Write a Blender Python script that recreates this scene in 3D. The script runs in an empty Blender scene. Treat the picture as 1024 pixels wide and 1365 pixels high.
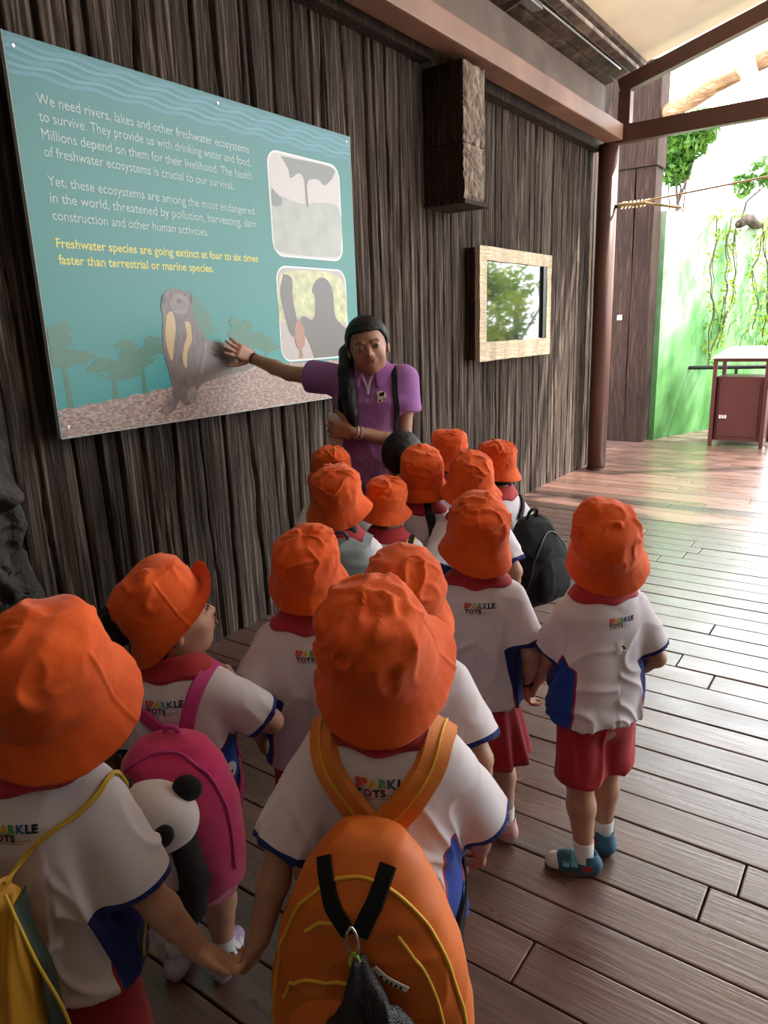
import bpy, bmesh, math, random
import numpy as np
from mathutils import Vector, Matrix, Euler
from mathutils.bvhtree import BVHTree
from mathutils.geometry import delaunay_2d_cdt
random.seed(7)
SC = bpy.context.scene
COL = SC.collection
PI = math.pi

# ------------------------------------------------------------------ camera
cam_d = bpy.data.cameras.new('camera')
cam = bpy.data.objects.new('camera', cam_d)
COL.objects.link(cam)
cam_d.sensor_fit = 'HORIZONTAL'
cam_d.sensor_width = 36.0
cam_d.lens = 36.0 * 950.0 / 1024.0
cam_d.clip_start = 0.02
cam_d.clip_end = 300
_r = Vector((0.8147014, 0.57884622, -0.03462192))
_u = Vector((-0.11707372, 0.22266466, 0.96783996))
_b = Vector((0.56793959, -0.78444726, 0.24917289))
cam.matrix_world = Matrix(((_r.x, _u.x, _b.x, 0), (_r.y, _u.y, _b.y, 0), (_r.z, _u.z, _b.z, 1.5), (0, 0, 0, 1)))
SC.camera = cam

# ------------------------------------------------------------------ world, sun, exposure
SKY = 12.0
wd = bpy.data.worlds.new('world')
SC.world = wd
wd.use_nodes = True
_bg = wd.node_tree.nodes['Background']
_bg.inputs[0].default_value = (0.93, 0.97, 1.0, 1)
_bg.inputs[1].default_value = SKY
sun_d = bpy.data.lights.new('sun', 'SUN')
sun_d.energy = 26.0
sun_d.angle = math.radians(1.2)
sun_d.color = (1.0, 0.93, 0.82)
sun = bpy.data.objects.new('sun', sun_d)
COL.objects.link(sun)
_sd = Vector((0.62, 0.42, 1.05)).normalized()      # direction towards the sun
sun.rotation_euler = _sd.to_track_quat('Z', 'Y').to_euler()
SC.view_settings.view_transform = 'Standard'
SC.view_settings.look = 'None'
SC.view_settings.exposure = -0.68
SC.view_settings.gamma = 1.0
SC.view_settings.use_curve_mapping = False

# ------------------------------------------------------------------ helpers
def tag(o, label=None, cat=None, group=None, kind=None):
    if label: o['label'] = label
    if cat: o['category'] = cat
    if group: o['group'] = group
    if kind: o['kind'] = kind
    return o

def empty(name, loc=(0, 0, 0), rz=0.0, label=None, cat=None, group=None, kind=None):
    o = bpy.data.objects.new(name, None)
    o.empty_display_size = 0.1
    o.location = loc
    o.rotation_euler = (0, 0, rz)
    COL.objects.link(o)
    return tag(o, label, cat, group, kind)

def mesh_obj(name, verts, faces, mat=None, parent=None, smooth=False, mats=None, fmat=None, attrs=None):
    me = bpy.data.meshes.new(name)
    V = np.asarray(verts, dtype=np.float32)
    if isinstance(faces, np.ndarray):
        n, k = faces.shape
        me.vertices.add(len(V)); me.vertices.foreach_set('co', V.ravel())
        me.loops.add(n * k); me.loops.foreach_set('vertex_index', faces.ravel().astype(np.int32))
        me.polygons.add(n)
        me.polygons.foreach_set('loop_start', np.arange(0, n * k, k, dtype=np.int32))
        me.polygons.foreach_set('loop_total', np.full(n, k, dtype=np.int32))
        me.update(calc_edges=True)
    else:
        me.from_pydata([tuple(map(float, v)) for v in V], [], faces)
    if mats:
        for m in mats: me.materials.append(m)
        if fmat is not None: me.polygons.foreach_set('material_index', np.asarray(fmat, dtype=np.int32))
    elif mat: me.materials.append(mat)
    if smooth: me.polygons.foreach_set('use_smooth', np.ones(len(me.polygons), dtype=bool))
    if attrs:
        for k, a in attrs.items():
            at = me.attributes.new(k, 'FLOAT', 'POINT')
            at.data.foreach_set('value', np.asarray(a, dtype=np.float32))
    me.update()
    o = bpy.data.objects.new(name, me)
    COL.objects.link(o)
    if parent: o.parent = parent
    return o

class MB:
    """collects shapes into one mesh"""
    def __init__(s): s.v = []; s.f = []; s.m = []
    def add(s, V, F, m=0):
        b = len(s.v)
        s.v += [tuple(map(float, p)) for p in V]
        s.f += [tuple(int(i) + b for i in f) for f in F]
        s.m += [m] * len(F)
        return s
    def box(s, lo, hi, bev=0.0, m=0, M=None):
        lo = np.array(lo, float); hi = np.array(hi, float)
        if bev <= 0:
            V = [(x, y, z) for x in (lo[0], hi[0]) for y in (lo[1], hi[1]) for z in (lo[2], hi[2])]
            F = [(0, 1, 3, 2), (4, 6, 7, 5), (0, 4, 5, 1), (2, 3, 7, 6), (0, 2, 6, 4), (1, 5, 7, 3)]
        else:
            bm = bmesh.new(); bmesh.ops.create_cube(bm, size=1)
            for v in bm.verts: v.co = Vector((lo + hi) / 2) + Vector((v.co.x * (hi - lo)[0], v.co.y * (hi - lo)[1], v.co.z * (hi - lo)[2]))
            bmesh.ops.bevel(bm, geom=bm.edges[:], offset=bev, segments=2, affect='EDGES', profile=0.6)
            bm.verts.index_update()
            V = [v.co.copy() for v in bm.verts]; F = [[v.index for v in f.verts] for f in bm.faces]
            bm.free()
        if M is not None: V = [M @ Vector(v) for v in V]
        return s.add(V, F, m)
    def tube(s, pts, r, n=10, m=0, cap=True):
        V, F = sweep(pts, r, n, cap)
        return s.add(V, F, m)
    def obj(s, name, mat=None, parent=None, smooth=False, mats=None):
        return mesh_obj(name, s.v, s.f, mat, parent, smooth, mats, s.m if mats else None)

def frames(pts):
    P = [Vector(p) for p in pts]
    T = []
    for i in range(len(P)):
        t = (P[min(i + 1, len(P) - 1)] - P[max(i - 1, 0)])
        T.append(t.normalized() if t.length > 1e-9 else Vector((0, 0, 1)))
    n = T[0].orthogonal().normalized()
    N = [n]
    for i in range(1, len(P)):
        n = (N[-1] - T[i] * N[-1].dot(T[i]))
        n = n.normalized() if n.length > 1e-6 else T[i].orthogonal().normalized()
        N.append(n)
    return P, T, N

def sweep(pts, r, n=10, cap=True):
    P, T, N = frames(pts)
    R = r if hasattr(r, '__len__') else [r] * len(P)
    V = []; F = []
    for i, (p, t, nn) in enumerate(zip(P, T, N)):
        b = t.cross(nn)
        for k in range(n):
            a = 2 * PI * k / n
            V.append(p + (nn * math.cos(a) + b * math.sin(a)) * R[i])
    for i in range(len(P) - 1):
        for k in range(n):
            k2 = (k + 1) % n
            F.append((i * n + k, i * n + k2, (i + 1) * n + k2, (i + 1) * n + k))
    if cap:
        F.append(tuple(range(n - 1, -1, -1)))
        F.append(tuple((len(P) - 1) * n + k for k in range(n)))
    return V, F

def catmull(pts, n=8):
    P = [np.array(p, float) for p in pts]
    P = [2 * P[0] - P[1]] + P + [2 * P[-1] - P[-2]]
    out = []
    for i in range(1, len(P) - 2):
        for k in range(n):
            t = k / n
            out.append(0.5 * ((2 * P[i]) + (-P[i - 1] + P[i + 1]) * t + (2 * P[i - 1] - 5 * P[i] + 4 * P[i + 1] - P[i + 2]) * t * t + (-P[i - 1] + 3 * P[i] - 3 * P[i + 1] + P[i + 2]) * t ** 3))
    out.append(P[-2])
    return out

def loft(rings, closed=True, capa=False, capb=False, m=0):
    """rings: (nr, n, 3) -> V, F(list)"""
    R = np.asarray(rings, float); nr, n, _ = R.shape
    F = []
    kk = n if closed else n - 1
    for i in range(nr - 1):
        for k in range(kk):
            k2 = (k + 1) % n
            F.append((i * n + k, i * n + k2, (i + 1) * n + k2, (i + 1) * n + k))
    if capa: F.append(tuple(range(n - 1, -1, -1)))
    if capb: F.append(tuple((nr - 1) * n + k for k in range(n)))
    return R.reshape(-1, 3), F

# numpy value noise --------------------------------------------------
def _hash(ix, iy, iz, seed):
    h = (ix.astype(np.int64) * 374761393 + iy.astype(np.int64) * 668265263 + iz.astype(np.int64) * 2147483647 + seed * 974634777) & 0xffffffff
    h = ((h ^ (h >> 13)) * 1274126177) & 0xffffffff
    h = h ^ (h >> 16)
    return (h & 0xffff) / 32767.5 - 1.0

def vnoise(P, seed=0):
    P = np.asarray(P, float)
    i = np.floor(P).astype(np.int64); f = P - i
    f = f * f * (3 - 2 * f)
    r = 0
    for dx in (0, 1):
        wx = f[..., 0] if dx else 1 - f[..., 0]
        for dy in (0, 1):
            wy = f[..., 1] if dy else 1 - f[..., 1]
            for dz in (0, 1):
                wz = f[..., 2] if dz else 1 - f[..., 2]
                r = r + wx * wy * wz * _hash(i[..., 0] + dx, i[..., 1] + dy, i[..., 2] + dz, seed)
    return r

def fbm(P, seed=0, oct=3):
    P = np.asarray(P, float)
    r = 0; a = 1.0; s = 1.0; t = 0
    for o in range(oct):
        r = r + a * vnoise(P * s, seed + o * 17); t += a
        a *= 0.5; s *= 2.03
    return r / t

# ------------------------------------------------------------------ materials
def new_mat(name):
    m = bpy.data.materials.new(name); m.use_nodes = True
    nt = m.node_tree
    return m, nt, nt.nodes['Principled BSDF']

def nd(nt, typ, **kw):
    n = nt.nodes.new(typ)
    for k, v in kw.items():
        if k.startswith('i_'):
            key = k[2:]
            n.inputs[int(key) if key.isdigit() else key.replace('_', ' ')].default_value = v
        else: setattr(n, k, v)
    return n

def rgba(c): return (c[0], c[1], c[2], 1)
def srgb(r, g, b):
    f = lambda c: (c / 255 / 12.92) if c / 255 <= 0.04045 else ((c / 255 + 0.055) / 1.055) ** 2.4
    return (f(r), f(g), f(b))

def ramp(nt, stops):
    n = nt.nodes.new('ShaderNodeValToRGB')
    cr = n.color_ramp
    while len(cr.elements) < len(stops): cr.elements.new(0.5)
    for e, (p, c) in zip(cr.elements, stops):
        e.position = p; e.color = rgba(c)
    return n

def coords(nt, scale=(1, 1, 1), kind='Object'):
    tc = nt.nodes.new('ShaderNodeTexCoord')
    mp = nt.nodes.new('ShaderNodeMapping')
    mp.inputs['Scale'].default_value = scale
    nt.links.new(tc.outputs[kind], mp.inputs[0])
    return mp

def mat(name, col, rough=0.6, var=0.0, vs=6.0, bump=0.0, bs=80.0, metal=0.0, spec=0.5, scale=(1, 1, 1), sheen=0.0, coat=0.0, bd=0.002, col2=None, detail=4.0):
    m, nt, p = new_mat(name)
    L = nt.links
    p.inputs['Roughness'].default_value = rough
    p.inputs['Metallic'].default_value = metal
    p.inputs['Specular IOR Level'].default_value = spec
    p.inputs['Base Color'].default_value = rgba(col)
    if sheen: p.inputs['Sheen Weight'].default_value = sheen
    if coat: p.inputs['Coat Weight'].default_value = coat
    mp = coords(nt, scale)
    if var > 0 or col2:
        n = nd(nt, 'ShaderNodeTexNoise', i_Scale=vs, i_Detail=detail)
        L.new(mp.outputs[0], n.inputs['Vector'])
        c2 = col2 or tuple(c * (1 + var) for c in col)
        c1 = col if col2 else tuple(c * (1 - var) for c in col)
        r = ramp(nt, [(0.3, c1), (0.7, c2)])
        L.new(n.outputs['Fac'], r.inputs[0]); L.new(r.outputs[0], p.inputs['Base Color'])
    if bump > 0:
        n = nd(nt, 'ShaderNodeTexNoise', i_Scale=bs, i_Detail=5.0)
        L.new(mp.outputs[0], n.inputs['Vector'])
        b = nd(nt, 'ShaderNodeBump', i_Strength=bump, i_Distance=bd)
        L.new(n.outputs['Fac'], b.inputs['Height']); L.new(b.outputs[0], p.inputs['Normal'])
    return m

def grain_mat(name, c_dark, c_mid, c_light, gx=(1, 26, 1.3), rough=0.85, bump=1.0, bd=0.012, spec=0.25, coarse=(0.6, 5, 0.5)):
    m, nt, p = new_mat(name); L = nt.links
    mp = coords(nt, gx)
    n1 = nd(nt, 'ShaderNodeTexNoise', i_Scale=1.6, i_Detail=7.0, i_Roughness=0.62, i_Distortion=0.6)
    L.new(mp.outputs[0], n1.inputs['Vector'])
    mp2 = coords(nt, (gx[0] * 2.2, gx[1] * 2.7, gx[2] * 1.4))
    n2 = nd(nt, 'ShaderNodeTexNoise', i_Scale=2.0, i_Detail=5.0, i_Roughness=0.7)
    L.new(mp2.outputs[0], n2.inputs['Vector'])
    mp3 = coords(nt, coarse)
    n3 = nd(nt, 'ShaderNodeTexNoise', i_Scale=1.5, i_Detail=3.0)
    L.new(mp3.outputs[0], n3.inputs['Vector'])
    # ridged: |n-0.5|
    s = nd(nt, 'ShaderNodeMath', operation='SUBTRACT'); s.inputs[1].default_value = 0.5
    L.new(n1.outputs['Fac'], s.inputs[0])
    a = nd(nt, 'ShaderNodeMath', operation='ABSOLUTE'); L.new(s.outputs[0], a.inputs[0])
    mu = nd(nt, 'ShaderNodeMath', operation='MULTIPLY', use_clamp=True); mu.inputs[1].default_value = 7.0
    L.new(a.outputs[0], mu.inputs[0])
    ad = nd(nt, 'ShaderNodeMath', operation='MULTIPLY_ADD'); ad.inputs[1].default_value = 0.55
    L.new(n2.outputs['Fac'], ad.inputs[0])
    m3 = nd(nt, 'ShaderNodeMath', operation='MULTIPLY'); m3.inputs[1].default_value = 0.55
    L.new(mu.outputs[0], m3.inputs[0]); L.new(m3.outputs[0], ad.inputs[2])
    r = ramp(nt, [(0.16, c_dark), (0.5, c_mid), (0.82, c_light)])
    L.new(ad.outputs[0], r.inputs[0])
    mx = nd(nt, 'ShaderNodeMix', data_type='RGBA', blend_type='MULTIPLY'); mx.inputs[0].default_value = 0.75
    r3 = ramp(nt, [(0.3, (0.55, 0.5, 0.48)), (0.7, (1.15, 1.1, 1.08))])
    L.new(n3.outputs['Fac'], r3.inputs[0])
    L.new(r.outputs[0], mx.inputs[6]); L.new(r3.outputs[0], mx.inputs[7])
    L.new(mx.outputs[2], p.inputs['Base Color'])
    b = nd(nt, 'ShaderNodeBump', i_Strength=bump, i_Distance=bd)
    L.new(ad.outputs[0], b.inputs['Height']); L.new(b.outputs[0], p.inputs['Normal'])
    p.inputs['Roughness'].default_value = rough
    p.inputs['Specular IOR Level'].default_value = spec
    return m

M_WALL = grain_mat('weathered_faux_wood', (0.016, 0.012, 0.010), (0.085, 0.062, 0.050), (0.205, 0.16, 0.128), gx=(8, 22, 0.55), coarse=(1, 3, .35))
M_DARK = mat('dark_backing', (0.012, 0.010, 0.009), 0.95)
M_LOG = grain_mat('log_end_wood', (0.08, 0.06, 0.048), (0.24, 0.19, 0.15), (0.42, 0.34, 0.27), gx=(4, 12, 4), bump=0.4)
M_LOGSIDE = grain_mat('log_side_wood', (0.012, 0.008, 0.006), (0.04, 0.026, 0.021), (0.085, 0.055, 0.042), gx=(30, 30, 1.5), bump=0.6)
M_STEEL = mat('brown_painted_steel', (0.10, 0.042, 0.030), 0.42, var=0.18, vs=3.0, bump=0.05, spec=0.5)
M_BEAM = mat('weathered_brown_beam', (0.23, 0.12, 0.082), 0.5, var=0.3, vs=2.5, bump=0.25, bs=20, bd=0.004)
M_ROOF = grain_mat('roof_boards', (0.04, 0.028, 0.022), (0.12, 0.085, 0.066), (0.2, 0.15, 0.115), gx=(2, 2, 2), bump=0.2, bd=0.004, rough=0.6)
M_POST = grain_mat('post_wood', (0.016, 0.008, 0.006), (0.036, 0.018, 0.013), (0.06, 0.032, 0.024), gx=(20, 20, 1.2), bump=0.5)
M_ROCK = mat('dark_rock', (0.045, 0.038, 0.035), 0.9, var=0.5, vs=9, bump=1.0, bs=30, bd=0.02)
M_WHITE = mat('white_paint', (0.75, 0.75, 0.73), 0.5)
M_BLACK = mat('black_plastic', (0.012, 0.012, 0.013), 0.4)
M_GREY = mat('grey_metal', (0.4, 0.4, 0.4), 0.35, metal=0.9)

# wet varnished deck boards
def floor_mat():
    m, nt, p = new_mat('varnished_deck'); L = nt.links
    mp = coords(nt, (1.2, 14, 1))
    n1 = nd(nt, 'ShaderNodeTexNoise', i_Scale=2.0, i_Detail=8.0, i_Roughness=0.65, i_Distortion=1.2)
    L.new(mp.outputs[0], n1.inputs['Vector'])
    oi = nt.nodes.new('ShaderNodeObjectInfo')
    r = ramp(nt, [(0.25, (0.075, 0.036, 0.027)), (0.55, (0.15, 0.077, 0.06)), (0.8, (0.2, 0.112, 0.088))])
    L.new(n1.outputs['Fac'], r.inputs[0])
    hv = nd(nt, 'ShaderNodeHueSaturation')
    mr = nd(nt, 'ShaderNodeMapRange'); mr.inputs['To Min'].default_value = 0.72; mr.inputs['To Max'].default_value = 1.2
    L.new(oi.outputs['Random'], mr.inputs['Value']); L.new(mr.outputs[0], hv.inputs['Value'])
    L.new(r.outputs[0], hv.inputs['Color']); L.new(hv.outputs[0], p.inputs['Base Color'])
    n2 = nd(nt, 'ShaderNodeTexNoise', i_Scale=3.0, i_Detail=4.0)
    mp2 = coords(nt, (1, 2.2, 1)); L.new(mp2.outputs[0], n2.inputs['Vector'])
    rr = nd(nt, 'ShaderNodeMapRange')
    rr.inputs['From Min'].default_value = 0.3; rr.inputs['From Max'].default_value = 0.7
    rr.inputs['To Min'].default_value = 0.22; rr.inputs['To Max'].default_value = 0.42
    L.new(n2.outputs['Fac'], rr.inputs['Value']); L.new(rr.outputs[0], p.inputs['Roughness'])
    p.inputs['Specular IOR Level'].default_value = 0.9
    p.inputs['Coat Weight'].default_value = 0.7; p.inputs['Coat Roughness'].default_value = 0.28
    b = nd(nt, 'ShaderNodeBump', i_Strength=0.35, i_Distance=0.004)
    mp4 = coords(nt, (2, 34, 1))
    n4 = nd(nt, 'ShaderNodeTexNoise', i_Scale=2.0, i_Detail=5.0, i_Distortion=1.0)
    L.new(mp4.outputs[0], n4.inputs['Vector'])
    sm = nd(nt, 'ShaderNodeMath', operation='ADD'); L.new(n1.outputs['Fac'], sm.inputs[0]); L.new(n4.outputs['Fac'], sm.inputs[1])
    L.new(sm.outputs[0], b.inputs['Height']); L.new(b.outputs[0], p.inputs['Normal'])
    return m
M_FLOOR = floor_mat()

# ------------------------------------------------------------------ the setting
WX = -2.65                                            # wall plane
Y0, Y1 = -1.2, 7.62
ZT = 3.3
floor = tag(mesh_obj('floor', *loft([[(-2.75, -3.5, -0.03), (6, -3.5, -0.03)], [(-2.75, 9.35, -0.03), (6, 9.35, -0.03)]], closed=False), M_DARK), kind='structure')
PW = 0.142
rf = random.Random(3)
y = -1.6; row = 0
shared = {}
while y < 9.25:
    xs = [-2.74]
    x = -2.66 + rf.uniform(0.7, 2.9)
    if y > 7.55: xs = [-3.4]
    while x < 3.4:
        xs.append(x); x += rf.uniform(2.2, 3.1)
    xs.append(4.2)
    for a, b in zip(xs[:-1], xs[1:]):
        dz = rf.uniform(-0.0015, 0.0015)
        o = MB().box((a + 0.002, y + 0.003, -0.028), (b - 0.002, y + PW - 0.003, dz), bev=0.004).obj('plank', M_FLOOR, floor)
    y += PW; row += 1

# faux timber wall: carved planks of uneven width and lean
wall = tag(MB().box((WX - 0.25, -3.5, 0), (WX - 0.045, Y1 - 0.03, ZT + 0.3)).obj('wall_left', M_DARK), kind='structure')
rw = random.Random(11)
bnd = []
yy = Y0
while yy < Y1 - 0.04:
    near = yy < 3.6
    sl = rw.uniform(-0.035, 0.035) if near else rw.uniform(-0.012, 0.012)
    bnd.append((yy, sl, rw.uniform(0, 50)))
    yy += rw.uniform(0.075, 0.17) if near else rw.uniform(0.08, 0.15)
bnd.append((Y1 - 0.03, 0, 1))
ZZ = np.linspace(0.0, ZT, 74)
def bline(b):
    y0, s, ph = b
    P = np.stack([np.full_like(ZZ, ph), np.zeros_like(ZZ), ZZ * 1.3], 1)
    return y0 + s * (ZZ - 1.2) + 0.012 * vnoise(P, 5) + 0.005 * vnoise(P * 3.1, 6)
for i in range(len(bnd) - 1):
    a = bline(bnd[i]); b = bline(bnd[i + 1])
    b = np.maximum(b, a + 0.02)
    w0 = (b - a).mean(); nx = max(8, int(w0 / 0.0085))
    u = np.linspace(0, 1, nx + 1)
    Yg = a[:, None] + (b - a)[:, None] * (0.02 + 0.96 * u[None, :])
    Zg = np.repeat(ZZ[:, None], nx + 1, 1)
    P = np.stack([np.full_like(Yg, i * 3.7), Yg * 46, Zg * 0.9 + 0.35 * np.sin(Yg * 9)], -1)
    g = np.abs(vnoise(P, 21)); g2 = np.abs(vnoise(P * np.array([1, 2.2, 2.0]), 22))
    D = 0.009 * np.minimum(g * 3.2, 1) + 0.004 * np.minimum(g2 * 3, 1)
    D += 0.006 * vnoise(np.stack([Yg * 0 + i, Yg * 4, Zg * 0.8], -1), 31) + rw.uniform(-0.005, 0.006)
    e = np.clip(np.minimum(u, 1 - u)[None, :] * (b - a)[:, None] / 0.010, 0, 1)
    D = D * (0.4 + 0.6 * e) - 0.028 * (1 - e) ** 1.6
    V = np.stack([WX - 0.012 + D, Yg, Zg], -1)
    Vv, Ff = loft(V, closed=False)
    mesh_obj('plank', Vv, np.array(Ff)[:, ::-1], M_WALL, wall, smooth=False)

# dark header strip above the planks and a wooden beam end under it
tag(MB().box((WX - 0.03, 1.0, 3.08), (WX + 0.09, 4.22, 3.3), bev=0.01).box((WX - 0.03, 4.55, 3.06), (WX + 0.09, 7.3, 3.3), bev=0.01).obj('trim_1', M_LOGSIDE), kind='structure')

# log ends bracket jutting from the wall
lg = empty('log_bracket', (-2.5, 4.39, 2.26), label='dark wooden block of two stacked log ends jutting from the timber wall', cat='wooden block')
def logblock(z0, z1, name, seed):
    ny, nz = 12, 16
    ys = np.linspace(4.25, 4.53, ny); zs = np.linspace(z0, z1, nz)
    Yg, Zg = np.meshgrid(ys, zs)
    c = np.array([4.33 + 0.05 * (seed % 2), (z0 + z1) / 2 - 0.08])
    rr = np.sqrt((Yg - c[0]) ** 2 * 1.3 + (Zg - c[1]) ** 2) + 0.02 * vnoise(np.stack([Yg * 8, Zg * 8, Yg * 0], -1), seed)
    ed = np.minimum(np.minimum(Yg - 4.25, 4.53 - Yg), np.minimum(Zg - z0, z1 - Zg)) / 0.02
    Xf = -2.36 + 0.006 * np.sin(rr * 150) - 0.012 * np.clip(1 - ed, 0, 1) + 0.006 * vnoise(np.stack([Yg * 30, Zg * 6, Yg * 0], -1), seed)
    fr = np.stack([Xf, Yg, Zg], -1)
    mb = MB(); V, F = loft(fr, closed=False)
    mb.add(V, [tuple(reversed(f)) for f in F], 0)
    mb.box((WX + 0.0, 4.252, z0), (-2.373, 4.528, z1), m=1)
    o = mb.obj(name, None, lg, mats=[M_LOG, M_LOGSIDE])
    o.location = -lg.location
    return o
logblock(2.275, 2.6, 'log', 3); logblock(2.605, 3.06, 'log', 4)
o = MB().box((WX, 4.22, 2.245), (-2.345, 4.55, 2.273), bev=0.004).obj('bottom_board', M_LOGSIDE, lg); o.location = -lg.location

# picture box with a cream frame and reflecting glass
M_CREAM = grain_mat('cream_carved_frame', (0.42, 0.34, 0.22), (0.66, 0.55, 0.38), (0.78, 0.68, 0.5), gx=(30, 2.5, 40), bump=0.5, bd=0.006, rough=0.6)
M_GLASS = mat('dark_reflecting_glass', (0.03, 0.035, 0.035), 0.04, spec=1.0, coat=1.0)
pb = empty('picture_box', (-2.6, 5.41, 1.24), label='wall box with carved cream frame and glass reflecting green foliage', cat='display case')
fy0, fy1, fz0, fz1, fx = 4.765, 6.06, 1.238, 2.05, -2.53
def pbo(mb, name, m, **k):
    o = mb.obj(name, m, pb, **k); o.location = -pb.location; return o
pbo(MB().box((WX - 0.02, 4.77, 1.25), (fx - 0.045, 6.04, 2.04), bev=0.004), 'case', M_LOGSIDE)
def rough_bar(y0, y1, z0, z1, name, seed):
    mb = MB()
    n = 24; horiz = (y1 - y0) > (z1 - z0)
    rings = []
    for i in range(n + 1):
        t = i / n
        j = [0.004 * float(vnoise(np.array([t * 12, q * 3.3, seed * 1.7]), 8)) for q in range(4)]
        if horiz:
            yv = y0 + (y1 - y0) * t
            rings.append([(fx - 0.04, yv, z0 + j[0]), (fx + j[2] * .5, yv, z0 + j[0]), (fx + j[3] * .5, yv, z1 + j[1]), (fx - 0.04, yv, z1 + j[1])])
        else:
            zv = z0 + (z1 - z0) * t
            rings.append([(fx - 0.04, y0 + j[0], zv), (fx + j[2] * .5, y0 + j[0], zv), (fx + j[3] * .5, y1 + j[1], zv), (fx - 0.04, y1 + j[1], zv)])
    V, F = loft(rings, capa=True, capb=True)
    mb.add(V, F)
    return pbo(mb, name, M_CREAM)
rough_bar(fy0, fy1, fz0, 1.375, 'frame_rail', 1); rough_bar(fy0, fy1, 1.955, fz1, 'frame_rail', 2)
rough_bar(fy0, 4.87, 1.37, 1.96, 'frame_stile', 3); rough_bar(5.97, fy1, 1.37, 1.96, 'frame_stile', 4)
pbo(MB().box((fx - 0.035, 4.86, 1.365), (fx - 0.022, 5.98, 1.965)), 'glass', M_GLASS)
pbo(MB().box((fx - 0.022, 5.9, 1.376), (fx - 0.003, 5.969, 1.954)), 'inner_strip', M_BLACK)

# column, beam, truss, roof
cl = empty('column', (-2.485, 7.25, 0), label='round brown steel column at the end of the timber wall', cat='column')
o = MB().tube([(0, 0, 0), (0, 0, 3.1)], 0.093, 28).obj('shaft', M_STEEL, cl, smooth=False)
for p_ in o.data.polygons: p_.use_smooth = len(p_.vertices) == 4
MB().tube([(0, 0, 0), (0, 0, 0.02)], 0.1, 28).obj('foot_ring', M_STEEL, cl)
MB().box((0.085, -0.03, 2.53), (0.11, 0.0, 2.56), bev=0.003).tube([(0.1, -0.015, 2.545), (0.14, -0.015, 2.545)], 0.012, 8).obj('eye_bolt', M_BLACK, cl)

bmx = tag(MB().box((-2.505, -1.5, 3.1), (-2.33, 7.17, 3.235), bev=0.012).obj('roof_beam', M_BEAM), 'long weathered brown steel beam running above the timber wall to the column', 'beam')

tr = empty('roof_truss', (-2.385, 7.25, 3.1), label='dark brown steel roof truss spanning out from the top of the column', cat='truss')
def bar(name, a, b, w, h, parent, m=M_STEEL):
    a = Vector(a); b = Vector(b); d = b - a; L_ = d.length
    q = d.to_track_quat('X', 'Z').to_matrix().to_4x4()
    M = Matrix.Translation(a) @ q
    o = MB().box((0, -w / 2, -h / 2), (L_, w / 2, h / 2), bev=0.006, M=M).obj(name, m, parent)
    if parent: o.location = -parent.location
    return o
bar('bottom_chord', (-2.44, 7.25, 3.165), (3.3, 7.25, 3.165), 0.1, 0.15, tr)
bar('top_chord', (-2.4, 7.25, 3.56), (3.3, 7.25, 5.15), 0.1, 0.13, tr)
bar('post', (-2.345, 7.25, 3.24), (-2.345, 7.25, 3.52), 0.1, 0.11, tr)
bar('post', (-0.4, 7.25, 3.24), (-0.4, 7.25, 4.08), 0.08, 0.08, tr)
bar('post', (1.5, 7.25, 3.24), (1.5, 7.25, 4.6), 0.08, 0.08, tr)
bar('strut', (-0.35, 7.25, 3.24), (1.45, 7.25, 4.55), 0.07, 0.07, tr)
# roof: sloping boards over the hall, pale sheets further out
RS = 0.285
def rz(x): return 3.66 + RS * (x + 2.65)
ceil = tag(mesh_obj('ceiling', [(-2.9, -4, rz(-2.9) + .12), (-2.24, -4, rz(-2.24) + .12), (-2.24, 7.5, rz(-2.24) + .12), (-2.9, 7.5, rz(-2.9) + .12),
                                (-2.9, -4, rz(-2.9) + .16), (-2.24, -4, rz(-2.24) + .16), (-2.24, 7.5, rz(-2.24) + .16), (-2.9, 7.5, rz(-2.9) + .16)],
                   [(0, 1, 2, 3), (7, 6, 5, 4), (0, 4, 5, 1), (1, 5, 6, 2), (2, 6, 7, 3), (3, 7, 4, 0)], M_DARK), kind='structure')
M_SHEET = mat('cream_roof_sheet', (0.72, 0.58, 0.38), 0.7, var=0.18, vs=1.4, bump=0.15, bs=8, bd=0.01)
_nt = M_SHEET.node_tree; _t = _nt.nodes.new('ShaderNodeBsdfTranslucent'); _t.inputs[0].default_value = (0.9, 0.82, 0.7, 1)
_x = _nt.nodes.new('ShaderNodeMixShader'); _x.inputs[0].default_value = 0.03
_nt.links.new(_nt.nodes['Principled BSDF'].outputs[0], _x.inputs[1]); _nt.links.new(_t.outputs[0], _x.inputs[2]); _nt.links.new(_x.outputs[0], _nt.nodes['Material Output'].inputs[0])
def rpanel(name, x0, x1, y0, y1, th, m, drop=0.0):
    V = [(x, yv, rz(x) - drop + t) for t in (0, th) for x, yv in ((x0, y0), (x1, y0), (x1, y1), (x0, y1))]
    F = [(0, 1, 2, 3), (7, 6, 5, 4), (0, 4, 5, 1), (1, 5, 6, 2), (2, 6, 7, 3), (3, 7, 4, 0)]
    return mesh_obj(name, V, [tuple(reversed(f)) for f in F], m, ceil)
xs = [-2.86, -2.66, -2.52, -2.39]
for i in range(len(xs) - 1):
    for (ya, yb) in ((-3.9, -0.5), (-0.49, 2.6), (2.61, 5.0), (5.01, 7.45)):
        rpanel('roof_board', xs[i] + 0.004, xs[i + 1] - 0.004, ya, yb, 0.03, M_ROOF, drop=0.008 * (i % 2))
for xa, xb in ((-2.36, -2.3), (-2.27, -2.235)):
    rpanel('batten', xa, xb, -3.9, 7.45, 0.05, M_ROOF, drop=0.035)
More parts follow.
